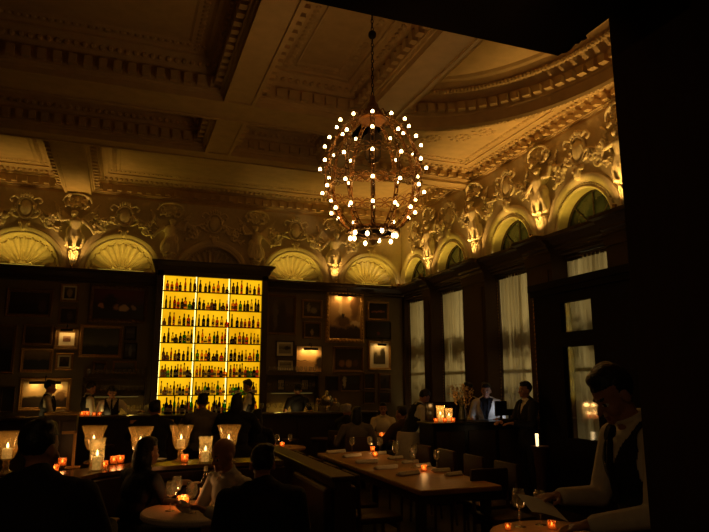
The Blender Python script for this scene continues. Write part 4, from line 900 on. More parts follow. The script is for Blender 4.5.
# ------------------------------------------------------------------ bar
BY0, BY1, BZ = 11.95, 12.42, 1.1
t = thing('bar_counter', 'long dark wooden bar counter below the bottle cabinet', 'bar counter', (0, BY0, 0))
b = MB(); b.bbox(-5.6, 5.0, -.06, BY1-BY0, BZ-.05, BZ, .012); b.build('countertop', WOOD, t)
b = MB(); b.box(-5.55, 4.95, .12, BY1-BY0-.02, .1, BZ-.05); b.box(-5.55, 4.95, .16, .44, 0, .1)
for i in range(13): x = -5.5+i*.8; b.box(x, x+.06, .1, .12, .1, BZ-.05)
b.build('front_panel', WOOD, t)
b = MB(); b.tube([(-5.5, .0, .2), (4.9, .0, .2)], .018); [b.tube([(x, .0, .2), (x, .13, .2)], .01) for x in [-5.4+i*1.28 for i in range(9)]]; b.build('foot_rail', BRASS, t, True)
for (x0, x1, s) in ((-5.4, xi0-.14, 'left of'), (xi1+.14, 4.6, 'right of')):
    t = thing('back_counter', 'low dark wooden back counter against the wall, %s the bottle cabinet' % s, 'counter', ((x0+x1)/2, YB, 0)); L_ = (x1-x0)/2
    b = MB(); b.box(-L_, L_, -.42, -.03, .97, 1.0); b.build('worktop', WOOD, t)
    b = MB(); b.box(-L_+.02, L_-.02, -.38, -.03, 0, .97); b.build('carcass', WOOD, t)
    n = int(2*L_/.6)
    for k in range(n): w_ = (2*L_-.04)/n; x = -L_+.02+k*w_; b = MB(); b.bbox(x+.02, x+w_-.02, -.4, -.38, .1, .9, .006); d = b.build('door', WOOD, t); b = MB(); b.cyl((x+w_-.07, -.4, .6), (x+w_-.07, -.42, .6), .012); b.build('knob', BRASS, d)
def shelf_unit(pxa, pxb, ys, ztop, label):
    a, c = at(pxa, ys[0], Y=13.3), at(pxb, ys[0], Y=13.3); t = thing('glassware_shelf', label, 'shelf', ((a.x+c.x)/2, YB, 0)); W = (c.x-a.x)/2; zs = []
    for y in ys: z = at((pxa+pxb)/2, y, Y=13.3).z; zs.append(z); b = MB(); b.box(-W, W, -.26, -.02, z-.02, z); b.build('shelf', WOOD, t)
    for sx in (-1, 1): b = MB(); b.box(sx*W-.015, sx*W+.015, -.26, -.0, 1.0, zs[0]+.02); b.build('upright', WOOD, t)
    return (a.x+c.x)/2, W, zs
u1 = shelf_unit(84, 146, (378.5, 395), 0, 'open dark wooden shelf unit of stemmed glasses left of the bottle cabinet')
u2 = shelf_unit(266, 318, (375, 391.5), 0, 'open dark wooden shelf unit of glasses right of the bottle cabinet')
def make_glass():
    t = thing('wine_glass', '', 'wine glass')
    b = MB(); b.lathe((0, 0, 0), [(.01, .09), (.028, .1), (.036, .125), (.034, .16), (.028, .185), (.0265, .185), (.032, .158), (.034, .125), (.026, .103), (0, .094)], 16); b.build('bowl', CUT, t, True)
    b = MB(); b.lathe((0, 0, 0), [(.032, 0), (.032, .002), (.006, .007), (.004, .02), (.004, .08), (.009, .092), (0, .093)], 14); b.build('stem', CUT, t, True); return t
gls = many(make_glass)
def glass_at(loc, label, grp, sc=1): o = gls(loc, 0, label, sc); o['group'] = grp; return o
for (xc, W, zs), sd, cnt in ((u1, 'left', 13), (u2, 'right', 11)):
    for r, z in enumerate(zs):
        for k in range(cnt): glass_at((xc-W+.07+(2*W-.14)*k/(cnt-1), 13.33, z), 'stemmed glass on the %s shelf of %s glassware unit, %s from left' % (('upper', 'lower')[r], sd, ORD[k]), 'glasses on the %s glassware shelves' % sd)
# samovar
sv = at(326.5, 411, Y=12.2); t = thing('samovar', 'shiny round-bellied metal samovar with small lid standing on the bar', 'samovar', (sv.x, 12.2, BZ))
b = MB(); b.lathe((0, 0, 0), [(.11, 0), (.11, .02), (.05, .04), (.05, .08), (.12, .12), (.15, .18), (.15, .24), (.11, .28)], 26); b.build('vessel', SILV, t, True)
b = MB(); b.lathe((0, 0, .28), [(.115, 0), (.1, .03), (.05, .05), (.03, .06), (.03, .09), (.045, .1), (.03, .13), (.0, .15)], 22); b.build('lid', SILV, t, True)
for sx in (-1, 1): b = MB(); b.tube([(sx*.14, 0, .24), (sx*.2, 0, .25), (sx*.2, 0, .17), (sx*.145, 0, .17)], .012); b.build('handle', BRASS, t, True)
b = MB(); b.tube([(0, -.14, .14), (0, -.2, .14), (0, -.2, .1)], .01); b.build('tap', BRASS, t, True)
# candles
def make_votive():
    t = thing('votive_candle', '', 'candle')
    b = MB(); b.lathe((0, 0, 0), [(.026, 0), (.034, .004), (.036, .07), (.033, .07), (.031, .008), (0, .006)], 16); b.build('glass_cup', VOT, t, True)
    b = MB(); b.lathe((0, 0, .007), [(.028, 0), (.028, .022), (0, .022)], 14); b.build('candle', WAX, t, True)
    b = MB(); b.lathe((0, 0, .03), [(0, 0), (.006, .006), (.007, .013), (.003, .024), (0, .032)], 8); b.build('flame', FLAME, t, True); return t
vot = many(make_votive)
def votive(loc, label, grp='votive candles', sc=1, e=.25): o = vot(loc, 0, label, sc); o['group'] = grp; e and light('votive_light', 'POINT', (loc[0], loc[1], loc[2]+.085), e, (1, .5, .15), rad=.02); return o
def make_urn():
    t = thing('hurricane_candle', '', 'candle holder')
    b = MB(); b.lathe((0, 0, 0), [(.075, 0), (.075, .012), (.03, .03), (.022, .06), (.032, .075), (.022, .09), (.03, .11), (.05, .12)], 24); b.build('foot', HURR, t, True)
    b = MB(); b.lathe((0, 0, .115), [(.0, 0), (.055, .01), (.075, .06), (.085, .14), (.115, .22), (.111, .222), (.08, .142), (.07, .062), (.05, .016), (0, .006)], 28); b.build('bowl', HURR, t, True)
    b = MB(); b.lathe((0, 0, .125), [(.038, 0), (.038, .075), (.03, .08), (0, .078)], 18); b.build('candle', WAX, t, True)
    b = MB(); b.lathe((0, 0, .205), [(0, 0), (.009, .01), (.01, .02), (.005, .036), (0, .05)], 10); b.build('flame', FLAME, t, True); return t
urn = many(make_urn)
def make_cyl():
    t = thing('cylinder_candle', '', 'candle holder')
    b = MB(); b.lathe((0, 0, 0), [(.06, 0), (.062, .005), (.055, .05), (.058, .2), (.066, .235), (.063, .235), (.055, .2), (.051, .05), (.05, .01), (0, .008)], 26); b.build('glass_cylinder', glass('seeded_glass', body=.16), t, True)
    b = MB(); b.lathe((0, 0, .01), [(.034, 0), (.034, .09), (.028, .095), (0, .09)], 18); b.build('candle', WAX, t, True)
    b = MB(); b.lathe((0, 0, .105), [(0, 0), (.009, .01), (.01, .02), (.005, .036), (0, .05)], 10); b.build('flame', FLAME, t, True); return t
cylc = many(make_cyl)
# ------------------------------------------------------------------ booth
BH = .95
front = [(-1.25, 3.9), (-.98, 4.35), (-.72, 4.8), (-.42, 5.35), (-.12, 5.8), (.25, 6.04), (.7, 6.07), (1.2, 6.05), (1.52, 6.04)]
def offs(pl, d):
    o = []
    for i, p in enumerate(pl):
        a = Vector(pl[max(0, i-1)]); c = Vector(pl[min(len(pl)-1, i+1)]); n = Vector((-(c-a).y, (c-a).x)).normalized(); o.append(tuple(Vector(p)+n*d))
    return o
def ribbon(b, d0, d1, z0, z1):
    A, B = offs(front, d0), offs(front, d1)
    V = []
    for (ax, ay), (bx, by) in zip(A, B): V += [(ax, ay, z0), (bx, by, z0), (bx, by, z1), (ax, ay, z1)]
    n = len(front); b.add(V, [(4*i+k, 4*i+(k+1) % 4, 4*i+4+(k+1) % 4, 4*i+4+k) for i in range(n-1) for k in range(4)]+[(0, 1, 2, 3), (4*n-1, 4*n-2, 4*n-3, 4*n-4)])
t = thing('banquette', 'curved dark booth with leather back and candle-lined wooden ledge', 'booth seat', (0, 0, 0))
b = MB(); ribbon(b, 0, .36, BH-.035, BH); b.build('ledge', mat('polished_ledge', (.16, .08, .03), .22, wood='y', scale=4, var=.2), t)
b = MB(); ribbon(b, .05, .33, 0, BH-.035); b.build('back_panel', WOOD, t)
b = MB(); ribbon(b, -.07, .05, .45, BH-.05); b.build('backrest', LEATH, t, True)
b = MB(); ribbon(b, -.5, -.07, .34, .44); b.build('seat', LEATH, t, True)
b = MB(); ribbon(b, -.46, -.07, 0, .34); b.build('plinth', WOOD, t)
t = thing('booth_partition', 'long straight booth partition with sloping-looking wooden top rail running towards camera', 'partition', (1.7, 4.9, 0))
b = MB(); b.bbox(-.07, .13, 0, 2.55, .91, .95, .01); b.build('top_rail', WOOD, t)
b = MB(); b.box(-.04, .1, .02, 2.5, 0, .91); b.build('panel', WOOD, t)
b = MB(); b.bbox(-.12, -.04, .05, 1.05, .42, .86, .03); b.build('backrest', LEATH, t)
b = MB(); b.bbox(.1, .18, .1, 2.3, .42, .86, .03); b.build('backrest', LEATH, t)
b = MB(); b.bbox(-.5, -.12, .05, 1.05, .3, .44, .03); b.build('seat', LEATH, t)
# candles on the ledge
def lz(px, py): p = at(px, py, Z=BH); return (p.x, p.y, BH)
def lit(pos, h, e=.22): light('candle_light', 'POINT', (pos[0], pos[1], pos[2]+h), e, (1, .55, .17), rad=.025)
for (x, y, s) in ((5, 474, 'cut off by the left edge of the photo'), (92, 463, 'behind the cylinder candle at left of the ledge'), (139, 465, 'behind the long-haired woman'), (180, 461.5, 'in the middle of the ledge'), (228, 461.5, 'at right end of the ledge by the bald man')):
    q = lz(x, y); urn(q, 0, 'urn-shaped textured glass candle holder, lit, ' + s); lit(q, .3)
    bpy.context.view_layer
for (x, y, s, sc) in ((96, 471, 'left end of the ledge', (1, 1, 1.15)), (205, 462.5, 'between the two urn holders on right of ledge', (1.05, 1.05, 1))):
    q = lz(x, y); cylc(q, 0, 'straight clear glass cylinder holding lit candle, ' + s, sc); lit(q, .22)
for (x, y, s) in ((62, 466, 'beside the lit wooden frame, left end of ledge'), (103.5, 469, 'right of the left cylinder candle'), (113.5, 464, 'just left of the woman'), (120, 463, 'farthest back, above the woman\'s shoulder'), (184.5, 462, 'at foot of the middle urn holder'), (54, 473, 'half hidden by the silhouetted man')):
    votive(lz(x, y), 'small amber votive candle on booth ledge, ' + s, 'votives on the booth ledge', e=.2)
b = MB(); b.lathe((0, 0, 0), [(.0, .002), (.07, .0), (.09, .012), (.092, .015), (.07, .006), (0, .006)], 22); q = lz(157, 460.5)
o = b.build('saucer', CERAM, None, True); o.location = q; tag(o, 'small white saucer on ledge left of the middle urn candle', 'plate')
# booth table and what stands on it
bt = at(178, 512, Z=.75); TC = Vector((bt.x+.13, bt.y+.05, 0))
t = thing('booth_table', 'small round white-clothed table in the booth, lit by its candle', 'table', TC)
b = MB(); b.lathe((0, 0, 0), [(.0, .70), (.38, .70), (.395, .715), (.395, .74), (.385, .75), (0, .75)], 40); b.build('tabletop', LINEN, t, True)
b = MB(); b.lathe((0, 0, 0), [(.24, 0), (.24, .02), (.05, .05), (.04, .3), (.05, .66), (.12, .70)], 20); b.build('pedestal', IRON, t, True)
def tb(px, py, Z=.75): p = at(px, py, Z=Z); return (p.x, p.y, Z)
votive(tb(183, 507), 'votive candle with amber glass on the booth table', 'candle on the booth table', 1.2, e=.9)
q = tb(204.5, 503); t = thing('water_bottle', 'tall clear glass water bottle on the booth table', 'bottle', q)
b = MB(); b.lathe((0, 0, 0), [(.036, 0), (.04, .01), (.04, .14), (.032, .18), (.015, .21), (.013, .265), (0, .265)], 20); b.build('glass_body', glass('bottle_clear', (.9, .92, .85), gl=.35), t, True)
b = MB(); b.lathe((0, 0, .265), [(.016, -.02), (.016, .01), (.01, .018), (0, .018)], 14); b.build('stopper', LABM, t, True)
b = MB(); b.lathe((0, 0, 0), [(.0412, .06), (.0412, .12)], 16, pi, 2*pi); b.build('label', LABM, t)
def goblet(px, py, label, wine=None, sc=1.15):
    g = glass_at(tb(px, py), label, 'glasses on the booth table', sc)
    if wine:
        b = MB(); b.lathe((0, 0, 0), [(.0, .096), (.025, .105), (.033, .125), (.0335, .135), (0, .135)], 16); b.build('wine', WINE, g, True)
goblet(212, 506, 'wine glass of dark red wine right of the water bottle', True, 1.35); goblet(221, 510, 'wine glass of dark red wine nearest the bald man', True, 1.3)
goblet(191, 513, 'empty stemmed glass in front of the amber votive'); goblet(176, 505, 'stemmed glass glinting left of the amber votive'); goblet(170, 511, 'stemmed glass at the left rim of the booth table')
q = tb(196, 508.5); t = thing('fork', 'silver fork lying on booth table by the water bottle', 'fork', (q[0], q[1], .752), .5); b = MB(); b.tube([(-.09, 0, .003), (.03, 0, .003)], .0035); b.build('handle', SILV, t); b = MB(); b.box(.03, .045, -.012, .012, .001, .004); [b.box(.045, .085, y-.0018, y+.0018, .001, .004) for y in (-.01, -.0035, .0035, .01)]; b.build('tines', SILV, t)
# service station and wooden frame at left
a = at(46, 413, Y=6.9); c = at(77, 413, Y=6.9); t = thing('service_station', 'dark wooden waiters cabinet with brass-edged top catching the light, behind left booth', 'cabinet', ((a.x+c.x)/2, 7.1, 0)); W = (c.x-a.x)/2; zt = a.z
b = MB(); b.box(-W, W, -.17, .17, .08, zt-.03); b.box(-W+.02, W-.02, -.15, .15, 0, .08); b.build('body', WOOD, t)
b = MB(); b.bbox(-W-.02, W+.02, -.19, .19, zt-.03, zt, .006); b.build('top', BRASS, t)
for sx in (-1, 1): b = MB(); b.bbox(sx*W/2-W*.44, sx*W/2+W*.44, -.185, -.17, .12, zt-.08, .005); d = b.build('door', WOOD, t); b = MB(); b.ell((sx*.03, -.195, zt*.55), .011); b.build('knob', BRASS, d)
a = at(62, 431, Y=5.95); c = at(73.5, 470, Y=5.95); zz = max(c.z, BH)
t = thing('menu_stand', 'narrow honey-coloured wooden stand with short top arm on booth ledge', 'stand', (at(72.5, 468, Z=BH).x, at(72.5, 468, Z=BH).y, BH))
p0 = t.location; hgt = at(73, 431, Y=p0.y).z-BH; HON = mat('honey_wood', (.55, .28, .09), .35, wood=True, scale=5)
b = MB(); b.bbox(-.012, .012, -.01, .01, .01, hgt, .003); b.build('upright', HON, t); b = MB(); b.bbox(-.11, .012, -.01, .01, hgt-.025, hgt, .003); b.build('top_arm', HON, t); b = MB(); b.bbox(-.06, .06, -.05, .05, 0, .012, .003); b.build('base', HON, t)

# ------------------------------------------------------------------ long table
def onT(q, m=.06): return (min(3.39-m, max(2.55+m, q[0])), min(8.3-m, max(5.18+m, q[1])), .75)
t = thing('long_table', 'long plain wooden dining table set with napkins and glasses', 'table', (2.97, 6.8, 0))
b = MB(); b.bbox(-.42, .42, -1.62, 1.5, .7, .75, .012); b.build('tabletop', TBL, t)
for sx in (-1, 1):
    for y in (-1.45, 1.33): b = MB(); b.bbox(sx*.34-.04, sx*.34+.04, y-.04, y+.04, 0, .7, .008); b.build('leg', WOOD, t)
b = MB(); b.box(-.36, .36, -1.5, 1.38, .61, .7); b.build('apron', WOOD, t)
nl = ORD
for i, (x, y) in enumerate(((331, 453), (347, 457), (361, 463), (380, 469), (402, 475))):
    q = at(x, y, Z=.75); t = thing('napkin', 'rolled white napkin on near-left edge of the long table, %s from far end' % ORD[i], 'napkin', (q.x+.06, q.y-.02, .75), .1+.15*sin(i*2), 'rolled napkins on the near edge of the long table')
    b = MB(); b.bbox(-.13, .13, -.05, .05, 0, .022, .01); b.cap((-.13, -.02, .024), (.13, .0, .024), .02, .022); fused(b, 'folded_cloth', LINEN, t, .006, 2)
    if i % 2: b = MB(); b.box(-.1, .1, .07, .085, 0, .003); b.build('knife', SILV, t)
for i, (x, y) in enumerate(((395.5, 453.5), (414, 458), (431, 462), (443, 465.5), (463, 470.5), (477, 474))):
    q = at(x, y, Z=.75); t = thing('napkin', 'rolled white napkin on window-side edge of the long table, %s from far end' % ORD[i], 'napkin', onT((q.x-.03, q.y), .12), .1+.2*sin(i*3), 'rolled napkins on the far edge of the long table')
    b = MB(); b.bbox(-.1, .1, -.045, .045, 0, .02, .008); b.cap((-.1, -.015, .022), (.1, .0, .022), .017, .018); fused(b, 'folded_cloth', LINEN, t, .006, 2)
for i, (x, y, s) in enumerate(((352, 453, 'far end, left'), (370, 452, 'far end, second'), (385, 453, 'right of the far votive'), (408, 457, 'behind the middle of the table'), (430, 462, 'near the middle votive'), (457, 468, 'towards the near right corner'), (396, 462, 'in the middle'), (413, 468, 'left of the middle votive'))):
    glass_at(onT(tb(x, y)), 'empty stemmed glass on the long table, ' + s, 'glasses on the long table', 1.1)
for (x, y, s) in ((375, 457, 'far'), (424, 471, 'near'), (391, 449.5, 'back edge')):
    votive(onT(tb(x, y)), 'dark votive candle lit on the long table, %s one' % s, 'votives on the long table', .9, e=.5)
def make_chair():
    t = thing('dining_chair', '', 'chair')
    b = MB(); b.bbox(-.22, .22, -.21, .22, .42, .48, .02); b.build('seat', LEATH, t, True)
    b = MB(); b.bbox(-.21, .21, -.25, -.2, .56, .86, .02); b.build('backrest', LEATH, t, True)
    for sx in (-1, 1):
        b = MB(); b.tube([(sx*.19, .18, .42), (sx*.19, .19, 0)], [.018, .013]); b.build('leg', WOODR, t)
        b = MB(); b.tube([(sx*.19, -.23, .84), (sx*.19, -.2, .45), (sx*.19, -.24, 0)], [.015, .02, .014]); b.build('leg', WOODR, t)
    b = MB(); b.box(-.19, .19, -.2, -.18, .36, .42); b.build('seat_rail', WOODR, t); b = MB(); b.box(-.19, .19, .17, .19, .36, .42); b.build('seat_rail', WOODR, t); return t
chr_ = many(make_chair)
def chair(x, y, face, label, grp=None):
    o = chr_((x, y, 0), -radians(face), label)
    if grp: o['group'] = grp
for i, y in enumerate((5.75, 6.35, 6.95, 7.55)): chair(2.32, y, 90, 'brown leather chair along the booth side of the long table, %s from near end' % ORD[i], 'chairs along the long table')
for i, y in enumerate((5.85, 6.5, 7.15, 7.8)): chair(3.66, y, -90, 'brown leather chair along the window side of the long table, %s from near end' % ORD[i], 'chairs along the long table')
for (p, f), s in zip(SEATS, ('the bare-armed woman', 'the white-haired guest', 'the guest in pale grey', 'the guest in white shirt', 'the dark-clad guest by the server')): chair(p.x, p.y, f, 'brown leather dining chair under ' + s)
chair(at(192, 381, Y=3.72).x, 3.72, 0, 'empty dark chair with its back to the camera at the booth table')
# small tables in the middle distance
def small_table(x, y, r, label, z=.75):
    t = thing('pedestal_table', label, 'table', (x, y, 0)); b = MB(); b.lathe((0, 0, 0), [(0, z-.03), (r, z-.03), (r+.005, z-.015), (r, z), (0, z)], 32); b.build('tabletop', TBL, t, True)
    b = MB(); b.lathe((0, 0, 0), [(.22, 0), (.22, .02), (.04, .04), (.035, z-.08), (.1, z-.03)], 16); b.build('pedestal', IRON, t, True)
q = at(281, 447, Z=.75); small_table(q.x, q.y, .36, 'small round table of glasses beyond the booth partition')
for (x, s) in ((272, 'left'), (277, 'middle'), (290, 'right')): glass_at(tb(x, 447), 'stemmed glass on the small table beyond the partition, ' + s, 'glasses on the small round table', 1)
votive(tb(282, 447), 'votive candle on the small round table beyond the partition')
q = at(384, 424, Z=.75); small_table(at(384, 424, Y=10.2).x, 10.2, .38, 'round table of the guest in white shirt')
q = at(382, 424, Y=10.1); votive((q.x, 10.1, .75), 'red-glowing votive candle in front of the guest in white shirt', sc=1.2)
q = at(431, 430, Y=8.95); t = thing('side_table', 'small square dark table the leaning server tends', 'table', (q.x+.12, 8.92, 0))
b = MB(); b.bbox(-.24, .24, -.24, .24, .86, .9, .008); b.build('tabletop', TBL, t)
for sx in (-1, 1):
    for sy in (-1, 1): b = MB(); b.box(sx*.2-.02, sx*.2+.02, sy*.2-.02, sy*.2+.02, 0, .86); b.build('leg', WOOD, t)
q = (q.x+.05, 8.86, .9); b = MB(); b.bbox(-.08, .08, -.06, .06, 0, .05, .01); o = b.build('bread_dish', CERAM); o.location = q; tag(o, 'small pale dish catching light in front of the leaning server', 'dish')
# bar stools
def make_stool():
    t = thing('bar_stool', '', 'stool')
    b = MB(); b.lathe((0, 0, 0), [(0, .60), (.17, .60), (.18, .63), (.17, .655), (0, .66)], 22); b.build('seat', LEATH, t, True)
    for k in range(4): a = pi/4+k*pi/2; b = MB(); b.tube([(.12*cos(a), .12*sin(a), .6), (.2*cos(a), .2*sin(a), 0)], .014); b.build('leg', WOOD, t)
    b = MB(); b.tube([(.165*cos(2*pi*i/20), .165*sin(2*pi*i/20), .26) for i in range(20)], .009, 6, True); b.build('foot_ring', BRASS, t, True); return t
stl = many(make_stool)
for p, s in zip(ST[:3], ('the grey-topped drinker', 'the dark-coated drinker', 'the drinker before the left glass shelves')): stl((p.x, p.y, 0), 0, 'round leather bar stool under ' + s)
stl((ST[3].x-.02, ST[3].y, 0), 0, 'round leather stool under the large silhouetted man')
for px, s in ((60, 'leftmost'), (105, 'left of the seated drinkers'), (290, 'in front of the person in black t-shirt'), (320, 'in front of the samovar')):
    q = at(px, 425, Y=11.5); stl((q.x, 11.5, 0), 0, 'empty round leather bar stool at the counter, ' + s)
# small things on the bar
for i, (px, s) in enumerate(((81.5, 'left of a pair'), (86.5, 'right of a pair'), (93.5, 'below the bartender turned away'), (99, 'below the bartender facing the room'))):
    q = at(px, 419, Y=12.0); votive((q.x, 12.03, BZ), 'red-glowing votive candle on the bar, ' + s, 'votives on the bar', 1.25 if i < 2 else .9, e=.12)
for i, px in enumerate((128, 133, 139, 146, 262, 268, 275, 281, 308, 312, 317, 321, 338)):
    q = at(px, 412, Y=12.3); gg = glass_at((q.x, 12.3, BZ), 'stemmed glass standing on the bar, %s from left' % ORD[i], 'glasses on the bar', .95)
for i, px in enumerate((166, 170, 174, 178, 182, 187, 191, 196, 214, 219, 224)):
    q = at(px, 411, Y=12.34); o = bpy.data.objects.new('bottle', bottle_mesh(('tall', 'shouldered', 'slim')[i % 3], ('black', 'dark brown', 'green', 'clear')[i % 4])); COL.objects.link(o); o.location = (q.x, 12.34, BZ); o.scale = (.95,)*3
    tag(o, '%s %s bottle standing on the bar counter, %s from left' % (('tall', 'shouldered', 'slim')[i % 3], ('black', 'dark brown', 'green', 'clear')[i % 4], ORD[i]), 'bottle', 'bottles standing on the bar counter')

# ------------------------------------------------------------------ host desk
hx0, hx1 = at(424, 418, Y=8.3).x, at(520, 418, Y=8.3).x
t = thing('host_desk', 'long black host desk in front of the curtained windows', 'desk', ((hx0+hx1)/2, 8.3, 0)); W = (hx1-hx0)/2; HZ = 1.12
b = MB(); b.bbox(-W, W, -.25, .25, HZ-.04, HZ, .008); b.build('desktop', BLK, t)
b = MB(); b.box(-W+.03, W-.03, -.22, .22, .08, HZ-.04); b.box(-W+.06, W-.06, -.19, .19, 0, .08); b.build('body', BLK, t)
for k in range(3): w_ = (2*W-.1)/3; x = -W+.05+k*w_; b = MB(); b.bbox(x+.03, x+w_-.03, -.235, -.22, .15, HZ-.12, .006); b.build('front_panel', WOOD, t)
a, c = at(425, 402, Y=8.5), at(459, 402, Y=8.5); t = thing('desk_screen', 'upright glossy black panel behind the desk candles', 'screen', ((a.x+c.x)/2, 8.5, HZ)); W2 = (c.x-a.x)/2
b = MB(); b.bbox(-W2, W2, -.012, .012, .01, a.z-HZ, .004); b.build('panel', mat('gloss_black', (.01, .006, .004), .12), t); b = MB(); b.box(-W2+.02, W2-.02, -.03, .03, 0, .012); b.build('base', BLK, t)
for (px, s, sc) in ((440.5, 'taller', (1, 1, 1)), (449, 'lower right', (.95, .95, .82))):
    q = at(px, 421, Y=8.2); cylc((q.x, 8.2, HZ), 0, 'clear glass cylinder with lit candle on host desk, %s one' % s, sc); light('candle_light', 'POINT', (q.x, 8.2, HZ+.21), .5, (1, .5, .14), rad=.025)
for (px, s) in ((436, 'far left'), (445, 'between the cylinders'), (453, 'right end')):
    q = at(px, 421, Y=8.12); votive((q.x, 8.12, HZ), 'tiny amber votive beside the desk cylinder candles, ' + s, 'votives on the host desk', .9, e=.15)
q = at(462, 412, Y=8.42); t = thing('flower_arrangement', 'tall vase of feathery pale blossoms on the host desk', 'flowers', (q.x, 8.42, HZ)); rn = random.Random(4)
b = MB(); b.lathe((0, 0, 0), [(.045, 0), (.06, .02), (.05, .12), (.035, .2), (.045, .22), (.04, .22), (.03, .2), (0, .02)], 20); b.build('vase', mat('green_glaze', (.06, .06, .03), .25), t, True)
BLS = mat('pale_blossom', (.62, .42, .2), .8, var=.3, scale=25); st = MB(); bs = MB()
for k in range(18):
    a = k*2.4; sp = .05+.12*rn.random(); zt_ = .3+.22*rn.random(); e = Vector((sp*cos(a), sp*sin(a), zt_)); st.tube([(0, 0, .15), (e.x*.3, e.y*.3, zt_*.6), e], .003, 5)
    for q_ in range(10): bs.ell(e+Vector((rn.gauss(0, .022), rn.gauss(0, .022), rn.uniform(-.12, .04))), (.014, .014, .01), Euler((rn.random()*3, rn.random()*3, 0)).to_matrix(), 6, 4)
st.build('stems', mat('stem_green', (.08, .07, .02), .7), t); o = bs.build('blossom', BLS, t); o['kind'] = 'stuff'
for (x0, x1, yt, s, rz) in ((496, 505, 401, 'taller left', .1), (504, 514, 409, 'lower right', -.1)):
    a, c = at(x0, yt, Y=8.42), at(x1, yt, Y=8.42); t = thing('computer_monitor', 'black computer monitor seen from behind on host desk, %s one' % s, 'monitor', ((a.x+c.x)/2, 8.42, HZ), rz); W2 = (c.x-a.x)/2+.03; hh = a.z-HZ
    b = MB(); b.bbox(-W2, W2, -.015, .015, .06, max(.12, hh), .005); b.build('screen_housing', BLK, t); b = MB(); b.box(-.015, .015, -.01, .01, 0, .08); b.bbox(-.07, .07, -.06, .06, 0, .01, .003); b.build('stand', BLK, t)
    b = MB(); b.box(-W2+.01, W2-.01, .015, .018, .07, max(.12, hh)-.01); b.build('screen', emis('screen_glow', (.55, .65, .85), 3), t)
# ------------------------------------------------------------------ glazed vestibule in front of the last window
VX = 5.75; y_far = at(536, 290, X=VX).y; y_near = 5.55; VZ = at(603, 279, X=VX).z
t = thing('glazed_vestibule', 'dark wooden glazed entrance vestibule in front of the last window', 'vestibule', (VX, 0, 0)); rails = []
ya, yb = at(596.5, 340, X=VX).y, at(565, 340, X=VX).y
z1t, z1b = at(580, 300, X=VX).z, at(580, 331, X=VX).z; z2t, z2b = at(580, 346, X=VX).z, .95
b = MB()
b.box(-.05, .05, yb, y_far, 0, VZ); b.box(-.05, .05, y_near, ya, 0, VZ); b.box(-.05, .05, ya, yb, z1t, VZ); b.box(-.05, .05, ya, yb, z2t, z1b); b.box(-.05, .05, ya, yb, 0, z2b)
b.box(0, XR-.17-VX, y_far-.06, y_far, 0, VZ); b.build('frame', DULL, t)
b = MB(); b.box(-.12, .08, y_near, y_far+.05, VZ-.0, VZ+.1); b.box(-.09, .06, y_near, y_far+.03, VZ-.08, VZ); b.build('cornice', DULL, t)
for (z0_, z1_) in ((z1b, z1t), (z2b, z2t)): b = MB(); b.box(-.006, .006, ya, yb, z0_, z1_); b.build('pane', GL, t)
b = MB(); yq = y_far+.005
for k in range(46): b.ell((-.055, yq, .2+k*.062), (.012, .012, .026), nu=6, nv=4)
b.build('beaded_edge', BRASS, t)
q = at(538, 446, Y=7.2); pc = Vector((q.x, 7.2, 0))
t = thing('pedestal_lamp', 'slim frosted lamp glowing on a dark pedestal beside the dark-suited man', 'lamp', (pc.x+.03, 7.2, 0)); zq = q.z
b = MB(); b.lathe((0, 0, 0), [(.1, 0), (.1, .03), (.07, .06), (.07, zq-.35), (.1, zq-.06), (.12, zq-.02), (.12, zq), (0, zq)], 22); b.build('pedestal', mat('brown_glaze', (.09, .045, .02), .4), t, True)
b = MB(); b.cyl((-.04, 0, zq), (-.04, 0, zq+.16), .017, .022, 14); b.build('lamp_shade', emis('frosted_lamp', (1, .66, .3), 2.2), t, True)

# ------------------------------------------------------------------ near right: waiter's sheet, table edge, chair
inv = Matrix.Translation(WT.location) @ Matrix.Rotation(radians(76), 4, 'Z')
c = inv @ Vector((.0, .52, 1.10)); t = thing('order_sheet', 'white sheet held in both hands by the waiter', 'paper', c, radians(76)+.1)
b = MB(); n = 8; V = []
for j in (0, 1):
    for i in range(n+1): u_ = i/n; V += [(-.07, -.08+.17*u_, .02*sin(u_*2)+.0+.03*u_+.001*j), (.07, -.08+.17*u_, .05+.02*sin(u_*2)+.03*u_+.001*j)]
K = 2*(n+1); b.add(V, [(2*i, 2*i+1, 2*i+3, 2*i+2) for i in range(n)]+[(K+2*i, K+2*i+2, K+2*i+3, K+2*i+1) for i in range(n)]+[(2*i, 2*i+2, K+2*i+2, K+2*i) for i in range(n)]+[(2*i+1, K+2*i+1, K+2*i+3, 2*i+3) for i in range(n)]); b.build('sheet', mat('white_paper', (.8, .78, .7), .8), t)
q = at(530, 528, Z=.75); small_table(q.x+.05, q.y-.22, .42, 'round wooden table cut off by the bottom edge, in front of the waiter')
votive(tb(552, 529), 'votive candle on the bottom-edge table, right one', 'votives on the near right table', .75, e=.12); votive(tb(508, 530), 'votive candle on the bottom-edge table, left one', 'votives on the near right table', .6, e=.08)
glass_at(tb(520, 527), 'empty wine glass between the two votives on the bottom-edge table', 'glasses on the near right table', 1.3); glass_at(tb(541, 525), 'empty wine glass right of centre on the bottom-edge table', 'glasses on the near right table', 1.2)
q = at(503, 500, Z=.6); chair(q.x, q.y, 180, 'brown leather chair standing between the long table and the waiter')

